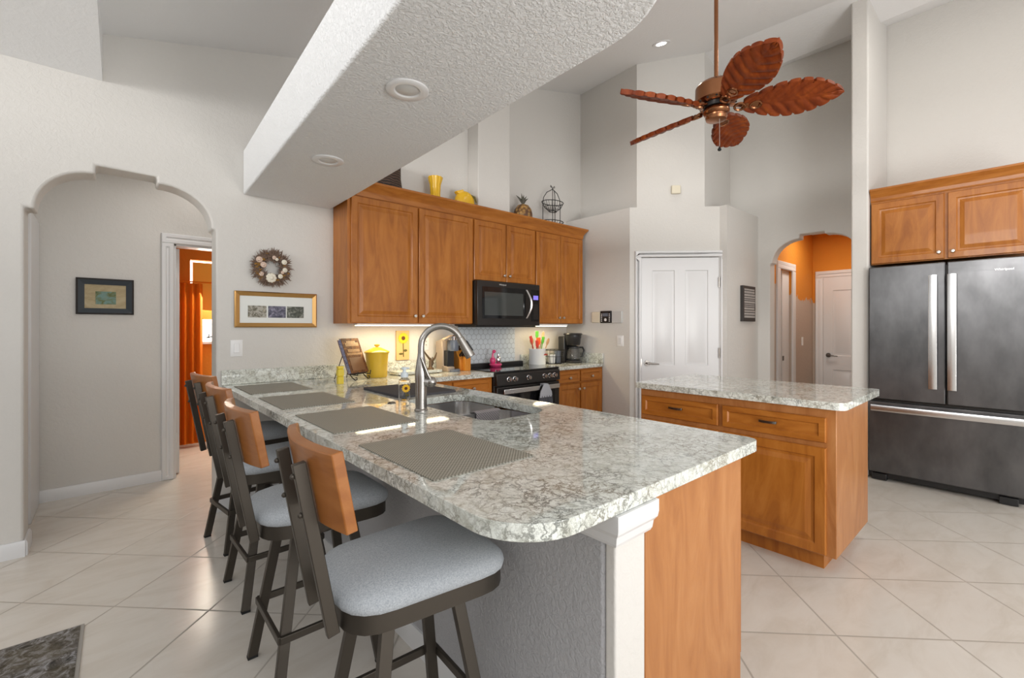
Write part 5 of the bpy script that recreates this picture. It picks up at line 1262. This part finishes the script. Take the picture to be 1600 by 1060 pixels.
o = obj('fruit', MB().lathe([(.001, ZT), (.085, ZT), (.105, ZT + .03), (.108, ZT + .09), (.095, ZT + .15), (.06, ZT + .195), (.02, ZT + .21), (.001, ZT + .21)], (3.455, OY, 0), n=28), 'pine', t_)
rnd = random.Random(5)
for k in range(9):
    a = 2 * PI * k / 9; ln = rnd.uniform(.05, .10); tl_ = rnd.uniform(.3, 1.2)
    p = Vector((3.455, OY, ZT + .205)); q_ = p + Vector((math.cos(a) * ln * math.sin(tl_) * 1.2, math.sin(a) * ln * .6, .03 + ln * .75 * math.cos(tl_) + .02))
    m_ = (p + q_) / 2 + UZ * .015
    obj('leaf', MB().tube([p, m_, q_], [.008, .010, .001], 6), 'pineleaf', t_)
t_ = thing('tiered_basket', 'black wire two tier basket stand at the end of the cabinet top', 'basket stand', (3.935, OY, ZT))
rx, zt = 3.935, ZT
g = MB()
for a in (0, 2.1, 4.2):
    ca, sa = math.cos(a + .1), math.sin(a + .1); r_ = .142
    g.tube([(rx + r_ * ca, OY + r_ * .7 * sa, zt), (rx + r_ * ca, OY + r_ * .7 * sa, zt + .31), (rx + r_ * .92 * ca, OY + r_ * .65 * sa, zt + .38), (rx + r_ * .6 * ca, OY + r_ * .42 * sa, zt + .44), (rx, OY, zt + .475)], .0045, 6)
g.tube([(rx, OY, zt), (rx, OY, zt + .475)], .004, 6)
obj('frame', g, 'iron', t_)
def bow(z_, r_, d_):
    g_ = MB(); cc_ = lambda r, z: [(rx + r * math.cos(2 * PI * k / 28), OY + .7 * r * math.sin(2 * PI * k / 28), z) for k in range(28)]
    g_.tube(cc_(r_, z_), .0045, 6, closed=True); g_.tube(cc_(r_ * .35, z_ - d_), .005, 6, closed=True); g_.tube(cc_(r_ * .78, z_ - d_ * .55), .0028, 6, closed=True)
    for k in range(22):
        a = 2 * PI * k / 22; g_.tube([(rx + r * math.cos(a), OY + .7 * r * math.sin(a), z) for r, z in ((r_, z_), (r_ * .78, z_ - d_ * .55), (r_ * .35, z_ - d_))], .002, 5)
    return g_
obj('upper_basket', bow(zt + .315, .150, .105), 'iron', t_); obj('lower_basket', bow(zt + .085, .150, .07), 'iron', t_)
g = MB()
for s_ in (-1, 1): g.tube([(rx, OY, zt + .47), (rx + s_ * .012, OY, zt + .50), (rx + s_ * .032, OY, zt + .515), (rx + s_ * .036, OY, zt + .50), (rx + s_ * .022, OY, zt + .492)], .004, 6)
obj('finial', g, 'iron', t_)

# ------------------------------------------------------------------ rug
rg = [(-.085, 2.800), (-1.6, 2.812), (-1.62, .2), (-.112, .19)]
t_ = thing('area_rug', 'dark distressed wool rug on the tiled floor', 'rug', (-.85, 1.5, 0))
g = MB().extrude([(x, y, 0.0005) for x, y in [(-.098, 2.79), (-1.59, 2.80), (-1.61, .21), (-.125, .20)]], (0, 0, .009)); obj('pile', g, 'rug', t_)
g = MB().ringpoly([(x, y, .0005) for x, y in rg], [(x, y, .0005) for x, y in [(-.099, 2.789), (-1.589, 2.799), (-1.609, .211), (-.126, .201)]], (0, 0, .006)); obj('binding', g, 'rugedge', t_)
